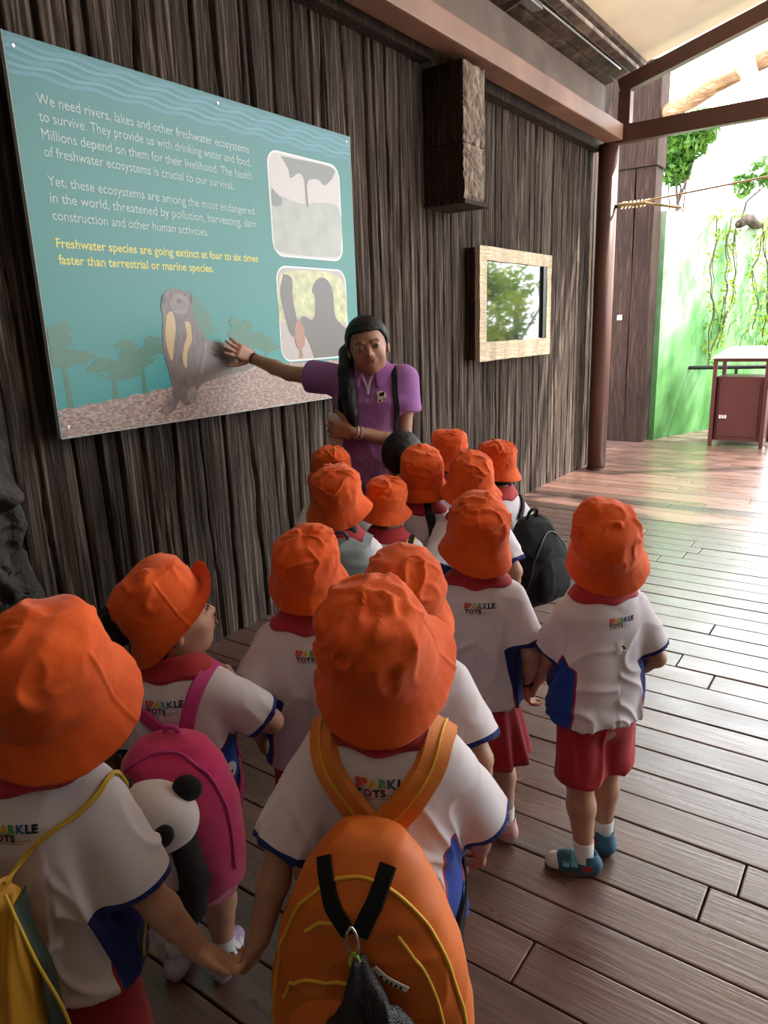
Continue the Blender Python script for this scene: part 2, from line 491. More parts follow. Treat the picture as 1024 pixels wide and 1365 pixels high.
for i, (xa, xb) in enumerate(((-2.23, -1.05), (-1.04, 0.15), (0.16, 1.35), (1.36, 2.55), (2.56, 3.8), (3.81, 5.1))):
    for (ya, yb) in ((-3.9, -0.6), (-0.59, 2.6), (2.61, 5.3), (5.31, 7.45)):
        mesh_obj('roof_sheet', [(xa - .03, ya - .03, rz(xa) + .01), (xb + .03, ya - .03, rz(xb) - .004 * (i % 2)), (xb + .03, yb + .03, rz(xb) - .004 * (i % 2)), (xa - .03, yb + .03, rz(xa) + .01)], [(3, 2, 1, 0)], M_SHEET, ceil)
# vertical infill above beam between beam and roof
tag(MB().box((-2.62, -1.5, 3.3), (-2.56, 7.3, 3.62)).obj('trim_2', mat('dull_brown_board', (.13, .09, .07), .7, var=.3, vs=3)), kind='structure')
# conduit under the roof
cd = empty('ceiling_conduit', (-2.5, 5.2, rz(-2.5) - .02), label='thin silver conduit with a junction box fixed under the roof boards', cat='conduit')
def cdo(mb, name, m):
    o = mb.obj(name, m, cd); o.location = -cd.location; return o
cdo(MB().tube([(-2.44, 5.25, rz(-2.44) - .035), (-2.7, 5.23, rz(-2.7) - .035)], 0.012, 8).tube([(-2.4, 5.42, rz(-2.4) - .03), (-2.395, 7.2, rz(-2.395) - .03)], 0.009, 8), 'pipe', M_GREY)
cdo(MB().box((-2.46, 5.2, rz(-2.44) - .06), (-2.38, 5.44, rz(-2.44) - .02), bev=.006), 'junction_box', M_GREY)
# the log lying outside on the roof edge, seen through the truss
M_LOGB = grain_mat('sunlit_log', (0.2, 0.1, 0.05), (0.42, 0.25, 0.13), (0.6, 0.4, 0.24), gx=(1.5, 14, 14), bump=0.4)
def atlog(px): pass
lgo = tag(MB().tube([(-2.56, 9.2, 3.74), (-2.2, 9.05, 3.80), (-1.95, 8.95, 3.87), (-1.72, 8.9, 3.92)], [0.085, 0.088, 0.08, 0.075], 14).obj('rafter_log', M_LOGB, smooth=True), 'sunlit round timber log seen through the truss beyond the column', 'log')
lgo2 = tag(MB().tube([(-1.56, 8.9, 3.98), (-1.1, 8.9, 4.1), (0.45, 8.9, 4.5)], [0.085, 0.09, 0.09], 14).obj('rafter_log', M_LOGB, smooth=True), 'pale timber log end at the right edge, just under the upper truss bar', 'log')

tag(MB().tube([(0.35, 8.9, 0), (0.36, 8.9, 2), (0.35, 8.9, 4.44)], [.09, .085, .08], 14).obj('log_post', M_LOGB, smooth=True), 'round timber log post outside to the right of the litter bin, carrying the pale rafter', 'post')
# big wooden post beyond
po = empty('timber_post', (-2.78, 9.1, 0), label='tall dark timber post of joined boards beside the green wall', cat='post')
def rpost(x0, x1, y0, y1, z0, z1, name, seed):
    n = 20; rings = []
    for i in range(n + 1):
        z = z0 + (z1 - z0) * i / n
        j = [0.008 * float(vnoise(np.array([z * 1.7, q * 5.1, seed]), 3)) for q in range(8)]
        rings.append([(x0 + j[0], y0 + j[1], z), (x1 + j[2], y0 + j[3], z), (x1 + j[4], y1, z), (x0 + j[5], y1, z)])
    V, F = loft(rings, capa=True, capb=True)
    o = mesh_obj(name, V, F, M_POST, po); o.location = -po.location
    return o
rpost(-3.06, -2.79, 9.1, 9.4, 0, 3.2, 'board', 1); rpost(-2.785, -2.56, 9.1, 9.4, 0, 3.2, 'board', 2)
rpost(-3.08, -2.54, 9.08, 9.42, 3.21, 4.3, 'top_block', 3)
tag(MB().box((-5.5, 9.15, 0), (-3.10, 9.4, 4.3)).obj('wall_far', M_LOGSIDE), kind='structure')
tag(MB().box((-5.5, 7.3, -.03), (-3.41, 9.15, 0)).obj('floor_strip', M_FLOOR), kind='structure')
ps = empty('wall_plate', (-2.9, 9.085, 1.53), label='small white square plate with a grey mark on the timber post', cat='sign')
MB().box((-0.03, -0.006, -0.03), (0.03, 0.006, 0.03), bev=.003).obj('plate', M_WHITE, ps)
MB().box((-0.012, -0.009, -0.014), (0.012, -0.005, 0.014)).obj('mark', M_GREY, ps)
ps.location = (-2.895, 9.085, 1.53)

# green mossy wall beyond the deck
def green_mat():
    m, nt, p = new_mat('green_mossy_glare_top'); L = nt.links
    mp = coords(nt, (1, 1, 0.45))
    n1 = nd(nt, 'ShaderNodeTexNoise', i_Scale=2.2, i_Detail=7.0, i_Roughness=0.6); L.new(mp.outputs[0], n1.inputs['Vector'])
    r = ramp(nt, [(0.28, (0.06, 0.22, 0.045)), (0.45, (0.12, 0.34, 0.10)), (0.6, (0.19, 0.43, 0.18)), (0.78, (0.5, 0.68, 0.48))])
    # greener low, paler up high: glare on the wall top put into the colour
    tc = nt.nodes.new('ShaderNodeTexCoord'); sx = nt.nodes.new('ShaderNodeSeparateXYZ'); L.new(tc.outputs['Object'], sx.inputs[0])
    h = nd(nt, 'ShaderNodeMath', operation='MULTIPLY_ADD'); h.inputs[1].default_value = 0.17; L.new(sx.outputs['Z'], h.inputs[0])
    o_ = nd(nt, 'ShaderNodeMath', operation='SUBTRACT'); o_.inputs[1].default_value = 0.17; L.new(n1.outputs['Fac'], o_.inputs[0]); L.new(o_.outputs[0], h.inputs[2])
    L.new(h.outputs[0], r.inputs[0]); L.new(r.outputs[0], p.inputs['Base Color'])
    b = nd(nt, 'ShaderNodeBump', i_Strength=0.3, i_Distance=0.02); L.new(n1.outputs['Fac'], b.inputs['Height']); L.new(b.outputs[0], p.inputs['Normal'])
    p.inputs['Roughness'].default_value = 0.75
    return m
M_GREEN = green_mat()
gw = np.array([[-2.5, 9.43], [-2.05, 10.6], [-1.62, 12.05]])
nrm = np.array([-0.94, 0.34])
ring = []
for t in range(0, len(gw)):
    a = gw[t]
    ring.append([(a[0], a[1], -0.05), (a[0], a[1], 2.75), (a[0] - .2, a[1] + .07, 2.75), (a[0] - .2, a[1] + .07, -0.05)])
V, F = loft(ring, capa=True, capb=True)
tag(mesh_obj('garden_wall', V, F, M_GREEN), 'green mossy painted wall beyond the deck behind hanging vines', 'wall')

# ground outside
M_GROUND = mat('garden_ground', (0.22, 0.18, 0.14), 0.9, var=0.3, vs=4, bump=0.5, bs=20, bd=0.02)
tag(mesh_obj('ground', [(-30, 9.3, -0.035), (40, 9.3, -0.035), (40, 60, -0.035), (-30, 60, -0.035), (4.2, -30, -0.04), (40, -30, -0.04), (40, 9.3, -0.04), (4.2, 9.3, -0.04)],
             [(0, 1, 2, 3), (4, 5, 6, 7)], M_GROUND), kind='structure')
# outdoor boards beside the green wall
M_GBOARD = grain_mat('pale_outdoor_boards', (0.12, 0.09, 0.06), (0.28, 0.24, 0.17), (0.42, 0.36, 0.27), gx=(3, 18, 1), bump=0.4)
for i in range(12):
    yv = 9.36 + i * 0.145
    xl = np.interp(yv, gw[:, 1], gw[:, 0]) + 0.01
    MB().box((xl, yv, -0.03), (1.8, yv + 0.137, 0.0), bev=0.003).obj('plank', M_GBOARD, floor)

# litter bin
M_BIN = mat('maroon_painted_steel', (0.095, 0.026, 0.022), 0.4, var=0.08, vs=4)
M_BINTOP = mat('pale_bin_lid', (0.7, 0.66, 0.62), 0.35)
bn = empty('litter_bin', (-1.5, 9.45, 0), 0.0, 'maroon metal litter bin with pale hipped lid on the far deck', 'litter bin')
bw, bd_ = 0.275, 0.27
MB().box((-bw + .035, -bd_ + .02, 0.07), (bw - .035, -bd_ + .03, 0.80), bev=0).box((-bw + .06, -bd_ + .014, 0.12), (bw - .06, -bd_ + .022, 0.75), bev=.003).obj('door', M_BIN, bn)
MB().box((-bw + .01, -bd_ + .03, .07), (-bw + .022, bd_ - .03, .8)).box((bw - .022, -bd_ + .03, .07), (bw - .01, bd_ - .03, .8)).box((-bw + .03, bd_ - .03, .07), (bw - .03, bd_ - .018, .8)).box((-bw + .02, -bd_ + .03, .07), (bw - .02, bd_ - .03, .09)).obj('body_panel', M_BIN, bn)
MB().box((-bw + .01, -bd_ + .02, .8), (bw - .01, bd_ - .02, .815)).obj('shelf', M_BIN, bn)
for sx in (-1, 1):
    for sy in (-1, 1):
        MB().box((sx * bw - .022, sy * bd_ - .022, 0), (sx * bw + .022, sy * bd_ + .022, 1.03), bev=.003).obj('leg', M_BIN, bn)
MB().box((-bw, -bd_ - .02, .99), (bw, -bd_ + .02, 1.03)).obj('top_rail', M_BIN, bn)
MB().box((-bw, bd_ - .02, .99), (bw, bd_ + .02, 1.03)).obj('top_rail', M_BIN, bn)
V = [(-bw - .05, -bd_ - .05, 1.03), (bw + .05, -bd_ - .05, 1.03), (bw + .05, bd_ + .05, 1.03), (-bw - .05, bd_ + .05, 1.03), (-.16, -.15, 1.15), (.16, -.15, 1.15), (.16, .15, 1.15), (-.16, .15, 1.15)]
mesh_obj('lid', V, [(3, 2, 1, 0), (4, 5, 6, 7), (0, 1, 5, 4), (1, 2, 6, 5), (2, 3, 7, 6), (3, 0, 4, 7)], M_BINTOP, bn)
for k in range(3):
    MB().box((-.2 + k * .03, -bd_ + .006, .33), (-.178 + k * .03, -bd_ + .016, .37)).box((-.195 + k * .03, -bd_ + .004, .34), (-.183 + k * .03, -bd_ + .008, .36), m=0).obj('label_mark', M_BINTOP, bn)
# dark bar railing beyond the bin
rl = empty('handrail', (-1.5, 9.9, 0), label='dark horizontal metal handrail running behind the litter bin', cat='handrail')
MB().tube([(-1.0, .1, .86), (1.6, .1, .9)], .025, 10).obj('rail', M_BLACK, rl)
MB().tube([(-.15, .1, -0.03), (-.15, .1, .87)], .02, 8).obj('post', M_BLACK, rl)
MB().tube([(1.5, .1, -0.03), (1.5, .1, .89)], .02, 8).obj('post', M_BLACK, rl)
rl.location = (-1.55, 9.95, 0)
# pale bamboo poles tied to the column, reaching out
M_BAMBOO = mat('pale_bamboo', (0.55, 0.4, 0.24), 0.5, var=0.2, vs=9)
bb = empty('tied_poles', (-2.4, 7.2, 2.54), label='thin pale poles tied to the column, one slanting up to the right', cat='pole')
MB().tube([(0.06, 0, 0), (1.3, 0, 0.085), (3.2, .1, .3)], 0.009, 8).obj('long_pole', M_BAMBOO, bb)
MB().tube([(0.05, -.02, .01), (.3, -.02, -.005), (.62, 0, -.08)], 0.013, 8).obj('short_pole', M_BAMBOO, bb)
V = []
mb = MB()
for k in range(7):
    cx = .08 + k * .035
    pts = [(cx + .01 * math.sin(a), .028 * math.cos(a), .03 * math.sin(a)) for a in np.linspace(0, 2 * PI, 10)]
    mb.tube(pts, 0.006, 6)
mb.tube([(.04, 0, 0), (.1, .0, .03), (.2, 0, -.02), (.33, .01, .03)], .008, 6)
mb.obj('binding', M_BAMBOO, bb, smooth=True)

# rock outcrop at the near end of the wall
nu, nv = 90, 140
yy = np.linspace(0.1, 1.42, nu); zz = np.linspace(0, 1.9, nv)
Yg, Zg = np.meshgrid(yy, zz)
edge = 1.27 + 0.05 * np.clip(1.1 - Zg, 0, 1) - 0.35 * np.clip(Zg - 1.35, 0, 1) + 0.04 * vnoise(np.stack([Zg * 4, Zg * 0, Zg * 0], -1), 3)
prof = np.clip((edge - Yg) / 0.12, -0.25, 1)
P = np.stack([Yg * 7, Zg * 7, Yg * 0], -1)
nse = fbm(P, 40, 5); rid = 1 - np.abs(fbm(P * 1.3, 50, 4)) * 2.2
X = WX + 0.012 + 0.16 * np.sqrt(np.clip(prof, 0, 1)) + 0.13 * nse * np.clip(prof + .2, 0, 1) + 0.05 * rid * np.clip(prof, 0, 1) - .03 * (prof < 0)
Yd = Yg + 0.02 * vnoise(P * 2, 61); Zd = Zg + 0.02 * vnoise(P * 2, 62)
V, F = loft(np.stack([X, Yd, Zd], -1), closed=False)
tag(mesh_obj('rock_outcrop', V, np.array(F)[:, ::-1], M_ROCK, smooth=False), 'rough dark rock outcrop against the wall at the left edge', 'rock')

# ------------------------------------------------------------------ text
_gl = {}
def glyph(ch, bold=0.0):
    key = (ch, bold)
    if key in _gl: return _gl[key]
    cu = bpy.data.curves.new('g', 'FONT'); cu.body = ch; cu.offset = bold; cu.resolution_u = 3
    cu.fill_mode = 'FRONT'
    ob = bpy.data.objects.new('g', cu); COL.objects.link(ob)
    dg = bpy.context.evaluated_depsgraph_get()
    me = bpy.data.meshes.new_from_object(ob.evaluated_get(dg))
    V = np.array([v.co[:2] for v in me.vertices]).reshape(-1, 2); F = [tuple(p.vertices) for p in me.polygons]
    bpy.data.objects.remove(ob); bpy.data.curves.remove(cu); bpy.data.meshes.remove(me)
    _gl[key] = (V, F)
    return _gl[key]

# ------------------------------------------------------------------ information board
BX, by0, by1, bz0, bz1 = -2.55, 1.468, 3.33, 1.14, 2.50
board = empty('information_board', (BX, (by0 + by1) / 2, bz0), label='large teal information board with an otter picture mounted on the timber wall', cat='sign board')
def bobj(name, V, F, m, layer=1, parent=None, xo=None, **k):
    """V: list of (y, z) on the board"""
    W_ = [(BX + 0.0006 * layer + (xo[i] if xo else 0) - board.location.x, min(max(p[0], by0 + .003), by1 - .003) - board.location.y, p[1] - board.location.z) for i, p in enumerate(V)]
    return mesh_obj(name, W_, F, m, parent or board, **k)
def board_mat(name, c, rough=0.32, spec=0.55, **k):
    return mat(name, c, rough, spec=spec, **k)
def teal():
    m, nt, p = new_mat('teal_print'); L = nt.links
    tc = nt.nodes.new('ShaderNodeTexCoord'); sx = nt.nodes.new('ShaderNodeSeparateXYZ')
    L.new(tc.outputs['Object'], sx.inputs[0])
    r = ramp(nt, [(0.0, (0.010, 0.27, 0.27)), (0.45, (0.014, 0.22, 0.20)), (0.8, (0.018, 0.20, 0.18)), (1.0, (0.03, 0.19, 0.21))])
    mr = nd(nt, 'ShaderNodeMapRange'); mr.inputs['From Max'].default_value = bz1 - bz0
    L.new(sx.outputs['Z'], mr.inputs['Value']); L.new(mr.outputs[0], r.inputs[0]); L.new(r.outputs[0], p.inputs['Base Color'])
    p.inputs['Roughness'].default_value = 0.36; p.inputs['Specular IOR Level'].default_value = 0.5
    return m
M_TEAL = teal()
M_EDGE = mat('board_edge', (0.45, 0.5, 0.48), 0.5)
o = MB().box((-0.02, by0 - board.location.y, 0), (0, by1 - board.location.y, bz1 - bz0), bev=.0015).obj('panel', M_TEAL, board)
o = MB().box((-0.09, by0 + .08 - board.location.y, .1), (-0.02, by1 - .1 - board.location.y, bz1 - bz0 - .1)).obj('backing', M_DARK, board)
M_EDGEL = M_EDGE
MB().box((-0.021, by0 - .003 - board.location.y, 0), (0.0008, by0 - board.location.y, bz1 - bz0)).box((-0.021, by0 - board.location.y, -.003), (0.0008, by1 - board.location.y, 0)).box((-0.021, by1 - board.location.y, -.003), (0.0008, by1 + .003 - board.location.y, bz1 - bz0)).obj('edge_strip', M_EDGE, board)
# waves along the top
M_WAVE = board_mat('wave_print', (0.045, 0.25, 0.31))
M_WAVE2 = board_mat('wave_print_dark', (0.035, 0.2, 0.26))
for k, zc in enumerate((2.475, 2.452, 2.43, 2.407, 2.385)):
    n = 120; ys_ = np.linspace(by0 + .002, by1 - .002, n)
    ph = k * 1.1
    up = np.minimum(zc + 0.006 * np.sin(ys_ * 30 + ph) + .006, bz1 - .002); dn = zc + 0.006 * np.sin(ys_ * 30 + ph) - (.006 if k % 2 else .009)
    V = list(zip(ys_, dn)) + list(zip(ys_, up))
    bobj('wave', V, [(i, i + 1, n + i + 1, n + i) for i in range(n - 1)], M_WAVE if k % 2 else M_WAVE2, 1)
# wood-chip ground strip
def chips():
    m, nt, p = new_mat('wood_chip_print'); L = nt.links
    mp = coords(nt, (1, 60, 130))
    v = nd(nt, 'ShaderNodeTexVoronoi', i_Scale=1.0); L.new(mp.outputs[0], v.inputs['Vector'])
    n = nd(nt, 'ShaderNodeTexNoise', i_Scale=0.8, i_Detail=5.0); L.new(mp.outputs[0], n.inputs['Vector'])
    mx = nd(nt, 'ShaderNodeMath', operation='MULTIPLY_ADD'); mx.inputs[1].default_value = 0.5
    L.new(v.outputs['Distance'], mx.inputs[0]); L.new(n.outputs['Fac'], mx.inputs[2])
    r = ramp(nt, [(0.4, (0.13, 0.065, 0.055)), (0.7, (0.3, 0.19, 0.155)), (1.0, (0.5, 0.38, 0.32))])
    L.new(mx.outputs[0], r.inputs[0]); L.new(r.outputs[0], p.inputs['Base Color'])
    p.inputs['Roughness'].default_value = 0.4
    return m
M_CHIP = chips()
n = 60; ys_ = np.linspace(by0, by1, n)
top = np.interp(ys_, [1.468, 1.7, 1.96, 2.2, 2.44, 2.8, 3.33], [1.245, 1.262, 1.285, 1.32, 1.345, 1.345, 1.34]) + 0.004 * np.sin(ys_ * 60)
bobj('ground_print', list(zip(ys_, np.full(n, bz0))) + list(zip(ys_, top)), [(i, i + 1, n + i + 1, n + i) for i in range(n - 1)], M_CHIP, 2)
# tree silhouettes
M_TREEP = board_mat('tree_print', (0.012, 0.14, 0.07))
def treeprint(cy, z0, h, w, seed):
    r = random.Random(seed)
    mb_v = []; mb_f = []; mb_x = []
    def blob(c, rx, rz_, k=26):
        b = len(mb_v)
        mb_v.append(c)
        for i in range(k):
            a = 2 * PI * i / k; q = 1 + 0.28 * math.sin(a * 7 + r.random() * 3) * r.random() + r.uniform(-.15, .15)
            mb_v.append((c[0] + rx * q * math.cos(a), c[1] + rz_ * q * math.sin(a)))
        for i in range(k): mb_f.append((b, b + 1 + i, b + 1 + (i + 1) % k))
        mb_x.extend([0.0001 * (len(mb_x) // 20)] * (len(mb_v) - len(mb_x)))
    b = len(mb_v)
    mb_v.extend([(cy - .012, z0), (cy + .012, z0), (cy + .006, z0 + h * .75), (cy - .006, z0 + h * .75)]); mb_f.append((b, b + 1, b + 2, b + 3))
    for sgn in (-1, 1):
        b = len(mb_v)
        mb_v.extend([(cy, z0 + h * .45), (cy + sgn * w * .3, z0 + h * .62), (cy + sgn * w * .3, z0 + h * .65), (cy, z0 + h * .5)]); mb_f.append((b, b + 1, b + 2, b + 3))
    mb_x.extend([-0.0001 * (1 + k // 4) for k in range(len(mb_v) - len(mb_x))])
    for i in range(8):
        t = i / 7
        blob((cy + r.uniform(-.28, .28) * w, z0 + h * (0.55 + .38 * t)), w * (.34 - .18 * t), h * .085)
    bobj('tree_print', mb_v, mb_f, M_TREEP, 1.2, xo=mb_x)
treeprint(1.52, 1.25, .31, .22, 1); treeprint(1.72, 1.265, .16, .22, 2); treeprint(1.86, 1.27, .23, .26, 3); treeprint(2.175, 1.3, .38, .16, 4)
treeprint(2.44, 1.33, .24, .22, 5); treeprint(2.58, 1.33, .17, .18, 6)
# the otter
M_OT = board_mat('otter_fur_print', (0.12, 0.075, 0.065), var=0.35, vs=22, scale=(1, 3, 1))
M_OTD = board_mat('otter_dark_print', (0.045, 0.03, 0.028)); M_OTY = board_mat('otter_throat_print', (0.5, 0.33, 0.13)); M_OTM = board_mat('otter_muzzle_print', (0.2, 0.14, 0.13), var=.3, vs=30)
def poly(name, pts, m, layer, smooth_n=6, parent=None):
    C_ = catmull([tuple(p) + (0,) for p in pts + [pts[0]]], smooth_n)[:-1]
    V = [(c[0], c[1]) for c in C_]
    n = len(V)
    r = delaunay_2d_cdt([Vector(v) for v in V], [(i, (i + 1) % n) for i in range(n)], [list(range(n))], 1, 1e-5)
    return bobj(name, [(v.x, v.y) for v in r[0]], [tuple(f) for f in r[2]], m, layer, parent)
ot = poly('otter_print', [(2.07, 1.695), (2.03, 1.69), (2.0, 1.66), (1.985, 1.62), (1.99, 1.58), (1.975, 1.5), (1.975, 1.42), (1.995, 1.34), (1.995, 1.26), (1.93, 1.2), (1.95, 1.175), (2.0, 1.19), (2.03, 1.23),
                      (2.06, 1.2), (2.12, 1.22), (2.15, 1.28), (2.25, 1.305), (2.35, 1.32), (2.44, 1.33), (2.5, 1.35), (2.52, 1.4), (2.46, 1.445), (2.36, 1.46), (2.25, 1.47), (2.2, 1.5), (2.17, 1.55), (2.15, 1.6), (2.15, 1.64), (2.13, 1.68)], M_OT, 3)
poly('otter_throat', [(2.01, 1.59), (1.99, 1.5), (2.0, 1.42), (2.015, 1.4), (2.03, 1.46), (2.05, 1.54), (2.04, 1.6)], M_OTY, 4)
poly('otter_throat', [(2.1, 1.56), (2.13, 1.55), (2.13, 1.48), (2.1, 1.43), (2.085, 1.36), (2.07, 1.4), (2.085, 1.46), (2.105, 1.5)], M_OTY, 4)
poly('otter_muzzle', [(2.03, 1.64), (2.045, 1.60), (2.08, 1.59), (2.12, 1.6), (2.13, 1.64), (2.11, 1.67), (2.06, 1.67)], M_OTM, 4)
poly('otter_nose', [(2.065, 1.645), (2.08, 1.632), (2.1, 1.645), (2.08, 1.655)], M_OTD, 5)
for yv in (2.045, 2.118): poly('otter_eye', [(yv - .006, 1.668), (yv, 1.662), (yv + .006, 1.668), (yv, 1.674)], M_OTD, 5)
poly('otter_ear', [(1.992, 1.655), (2.0, 1.635), (2.012, 1.645), (2.005, 1.67)], M_OTD, 5); poly('otter_ear', [(2.145, 1.66), (2.15, 1.635), (2.158, 1.65), (2.153, 1.672)], M_OTD, 5)
poly('otter_stripe', [(2.2, 1.47), (2.19, 1.42), (2.16, 1.34), (2.175, 1.34), (2.205, 1.42), (2.215, 1.47)], M_OTM, 4)
poly('otter_paw', [(1.935, 1.2), (1.94, 1.178), (1.985, 1.185), (2.0, 1.235), (1.985, 1.26)], M_OTM, 4); poly('otter_paw', [(2.07, 1.225), (2.1, 1.21), (2.13, 1.24), (2.12, 1.28), (2.08, 1.27)], M_OTM, 4)
# two rounded photographs
M_PW = board_mat('photo_border_print', (0.75, 0.8, 0.76)); M_PSKY = board_mat('photo_sky_print', (0.55, 0.5, 0.48)); M_PG = board_mat('photo_haze_print', (0.36, 0.37, 0.33), var=.12, vs=12)
M_PT = board_mat('photo_tree_print', (0.17, 0.18, 0.16)); M_PY = board_mat('photo_grass_print', (0.5, 0.5, 0.25), var=.3, vs=20); M_PD = board_mat('photo_dark_print', (0.105, 0.085, 0.08)); M_PF = board_mat('photo_fish_print', (0.34, 0.14, 0.07)); M_PP = board_mat('photo_pale_print', (0.42, 0.36, 0.34))
def rrect(name, y0, y1, z0, z1, r, m, layer):
    V = [((y0 + y1) / 2, (z0 + z1) / 2)]
    for cy, cz, a0 in ((y1 - r, z1 - r, 0), (y0 + r, z1 - r, 90), (y0 + r, z0 + r, 180), (y1 - r, z0 + r, 270)):
        for k in range(7):
            a = math.radians(a0 + 15 * k); V.append((cy + r * math.cos(a), cz + r * math.sin(a)))
    n = len(V) - 1
    return bobj(name, V, [(0, 1 + i, 1 + (i + 1) % n) for i in range(n)], m, layer)
rrect('photo_border', 2.682, 3.226, 1.86, 2.34, .07, M_PW, 1); rrect('photo_picture', 2.69, 3.218, 1.868, 2.332, .063, M_PSKY, 2)
poly('photo_haze', [(2.7, 2.12), (2.76, 2.14), (2.9, 2.12), (3.05, 2.14), (3.21, 2.13), (3.212, 1.93), (3.15, 1.88), (2.75, 1.88), (2.7, 1.93)], M_PG, 3, 3)
poly('photo_tree', [(2.78, 2.32), (2.83, 2.27), (2.84, 2.23), (2.9, 2.26), (2.94, 2.235), (2.945, 2.12), (2.96, 2.12), (2.965, 2.23), (3.05, 2.25), (3.1, 2.23), (3.17, 2.28), (3.15, 2.325)], M_PT, 4, 4)
poly('photo_bank', [(2.70, 2.17), (2.73, 2.15), (2.76, 2.13), (2.76, 2.1), (2.70, 2.09)], M_PT, 4, 4)
rrect('photo_border', 2.69, 3.24, 1.352, 1.818, .07, M_PW, 1); rrect('photo_picture', 2.698, 3.232, 1.36, 1.81, .063, M_PP, 2)
poly('photo_grass', [(2.7, 1.72), (2.76, 1.79), (3.1, 1.8), (3.22, 1.73), (3.228, 1.55), (3.1, 1.56), (2.85, 1.58), (2.7, 1.55)], M_PY, 3, 4)
poly('photo_animal', [(2.74, 1.78), (2.71, 1.7), (2.72, 1.62), (2.76, 1.5), (2.8, 1.48), (2.82, 1.55), (2.8, 1.66), (2.8, 1.76)], M_PD, 4, 5)
poly('photo_animal', [(2.94, 1.36), (2.9, 1.45), (2.84, 1.53), (2.87, 1.575), (2.95, 1.56), (2.97, 1.67), (2.95, 1.7), (2.97, 1.74), (3.02, 1.77), (3.08, 1.76), (3.12, 1.7), (3.13, 1.58), (3.18, 1.53), (3.226, 1.5), (3.228, 1.42), (3.2, 1.366)], M_PD, 4, 5)
poly('photo_fish', [(2.83, 1.565), (2.80, 1.52), (2.8, 1.44), (2.83, 1.4), (2.82, 1.37), (2.85, 1.37), (2.845, 1.41), (2.87, 1.44), (2.868, 1.52)], M_PF, 5, 5)
# lettering
M_TXT = board_mat('white_lettering', (0.42, 0.55, 0.52)); M_TXY = board_mat('yellow_lettering', (0.62, 0.6, 0.07))
def text_line(body, y0, y1, z, m, size, bold=0.0):
    cu = bpy.data.curves.new('t', 'FONT'); cu.body = body; cu.size = size; cu.offset = bold; cu.resolution_u = 3; cu.fill_mode = 'FRONT'
    ob = bpy.data.objects.new('t', cu); COL.objects.link(ob)
    me = bpy.data.meshes.new_from_object(ob.evaluated_get(bpy.context.evaluated_depsgraph_get()))
    V = np.array([v.co[:2] for v in me.vertices]); F = [tuple(p.vertices) for p in me.polygons]
    bpy.data.objects.remove(ob); bpy.data.curves.remove(cu)
    a, b = V[:, 0].min(), V[:, 0].max()
    Y = y0 + (V[:, 0] - a) / (b - a) * (y1 - y0); Z = z + V[:, 1]
    bobj('text_line', list(zip(Y, Z)), F, m, 2)
for body, a, b, z in (('We need rivers, lakes and other freshwater ecosystems', 1.557, 2.568, 2.298), ('to survive. They provide us with drinking water and food.', 1.557, 2.573, 2.243),
                      ('Millions depend on them for their livelihood. The health', 1.557, 2.575, 2.186), ('of freshwater ecosystems is crucial to our survival.', 1.557, 2.452, 2.130),
                      ('Yet, these ecosystems are among the most endangered', 1.556, 2.573, 2.035), ('in the world, threatened by pollution, harvesting, dam', 1.556, 2.577, 1.979), ('construction and other human activities.', 1.556, 2.28, 1.92)):
    text_line(body, a, b, z, M_TXT, 0.049, 0.0)
text_line('Freshwater species are going extinct at four to six times', 1.554, 2.575, 1.826, M_TXY, 0.047, 0.0008)
text_line('faster than terrestrial or marine species.', 1.554, 2.292, 1.769, M_TXY, 0.047, 0.0008)
for yy_, zz_ in ((1.5, 2.46), (3.3, 2.47), (1.5, 1.18), (2.4, 2.47), (3.3, 1.2)):
    MB().tube([(0, yy_ - board.location.y, zz_ - bz0), (.003, yy_ - board.location.y, zz_ - bz0)], .006, 10).obj('screw', M_GREY, board)
# unseen walls behind and right of the camera, added to block light
M_HALL = mat('dark_brown_render', (0.10, 0.07, 0.055), 0.85, var=0.2, vs=2, bump=0.3, bs=12, bd=.01)
tag(MB().box((-2.9, -3.75, 0), (4.4, -3.5, 5.9)).obj('wall_back_blocker', M_HALL), kind='structure')
tag(MB().box((4.22, -3.5, 0), (4.45, 4.2, 5.9)).obj('wall_right_blocker', M_HALL), kind='structure')

# ------------------------------------------------------------------ greenery
def leaf_mat(name, c1, c2, tr=0.35):
    m, nt, p = new_mat(name); L = nt.links
    gi = nt.nodes.new('ShaderNodeNewGeometry'); mp = coords(nt, (1, 1, 1))
    n = nd(nt, 'ShaderNodeTexNoise', i_Scale=3.0, i_Detail=2.0); L.new(mp.outputs[0], n.inputs['Vector'])
    r = ramp(nt, [(0.35, c1), (0.65, c2)]); L.new(n.outputs['Fac'], r.inputs[0]); L.new(r.outputs[0], p.inputs['Base Color'])
    p.inputs['Roughness'].default_value = 0.5
    t = nt.nodes.new('ShaderNodeBsdfTranslucent'); L.new(r.outputs[0], t.inputs[0])
    mx = nt.nodes.new('ShaderNodeMixShader'); mx.inputs[0].default_value = tr
    L.new(p.outputs[0], mx.inputs[1]); L.new(t.outputs[0], mx.inputs[2])
    L.new(mx.outputs[0], nt.nodes['Material Output'].inputs[0])
    return m
M_LEAF = leaf_mat('green_leaves', (0.035, 0.12, 0.015), (0.12, 0.26, 0.03)); M_LEAFY = leaf_mat('yellow_green_leaves', (0.16, 0.30, 0.02), (0.42, 0.5, 0.05))
M_BARK = grain_mat('bark', (0.03, 0.022, 0.018), (0.10, 0.08, 0.065), (0.2, 0.17, 0.14), gx=(8, 8, 2), bump=0.8)
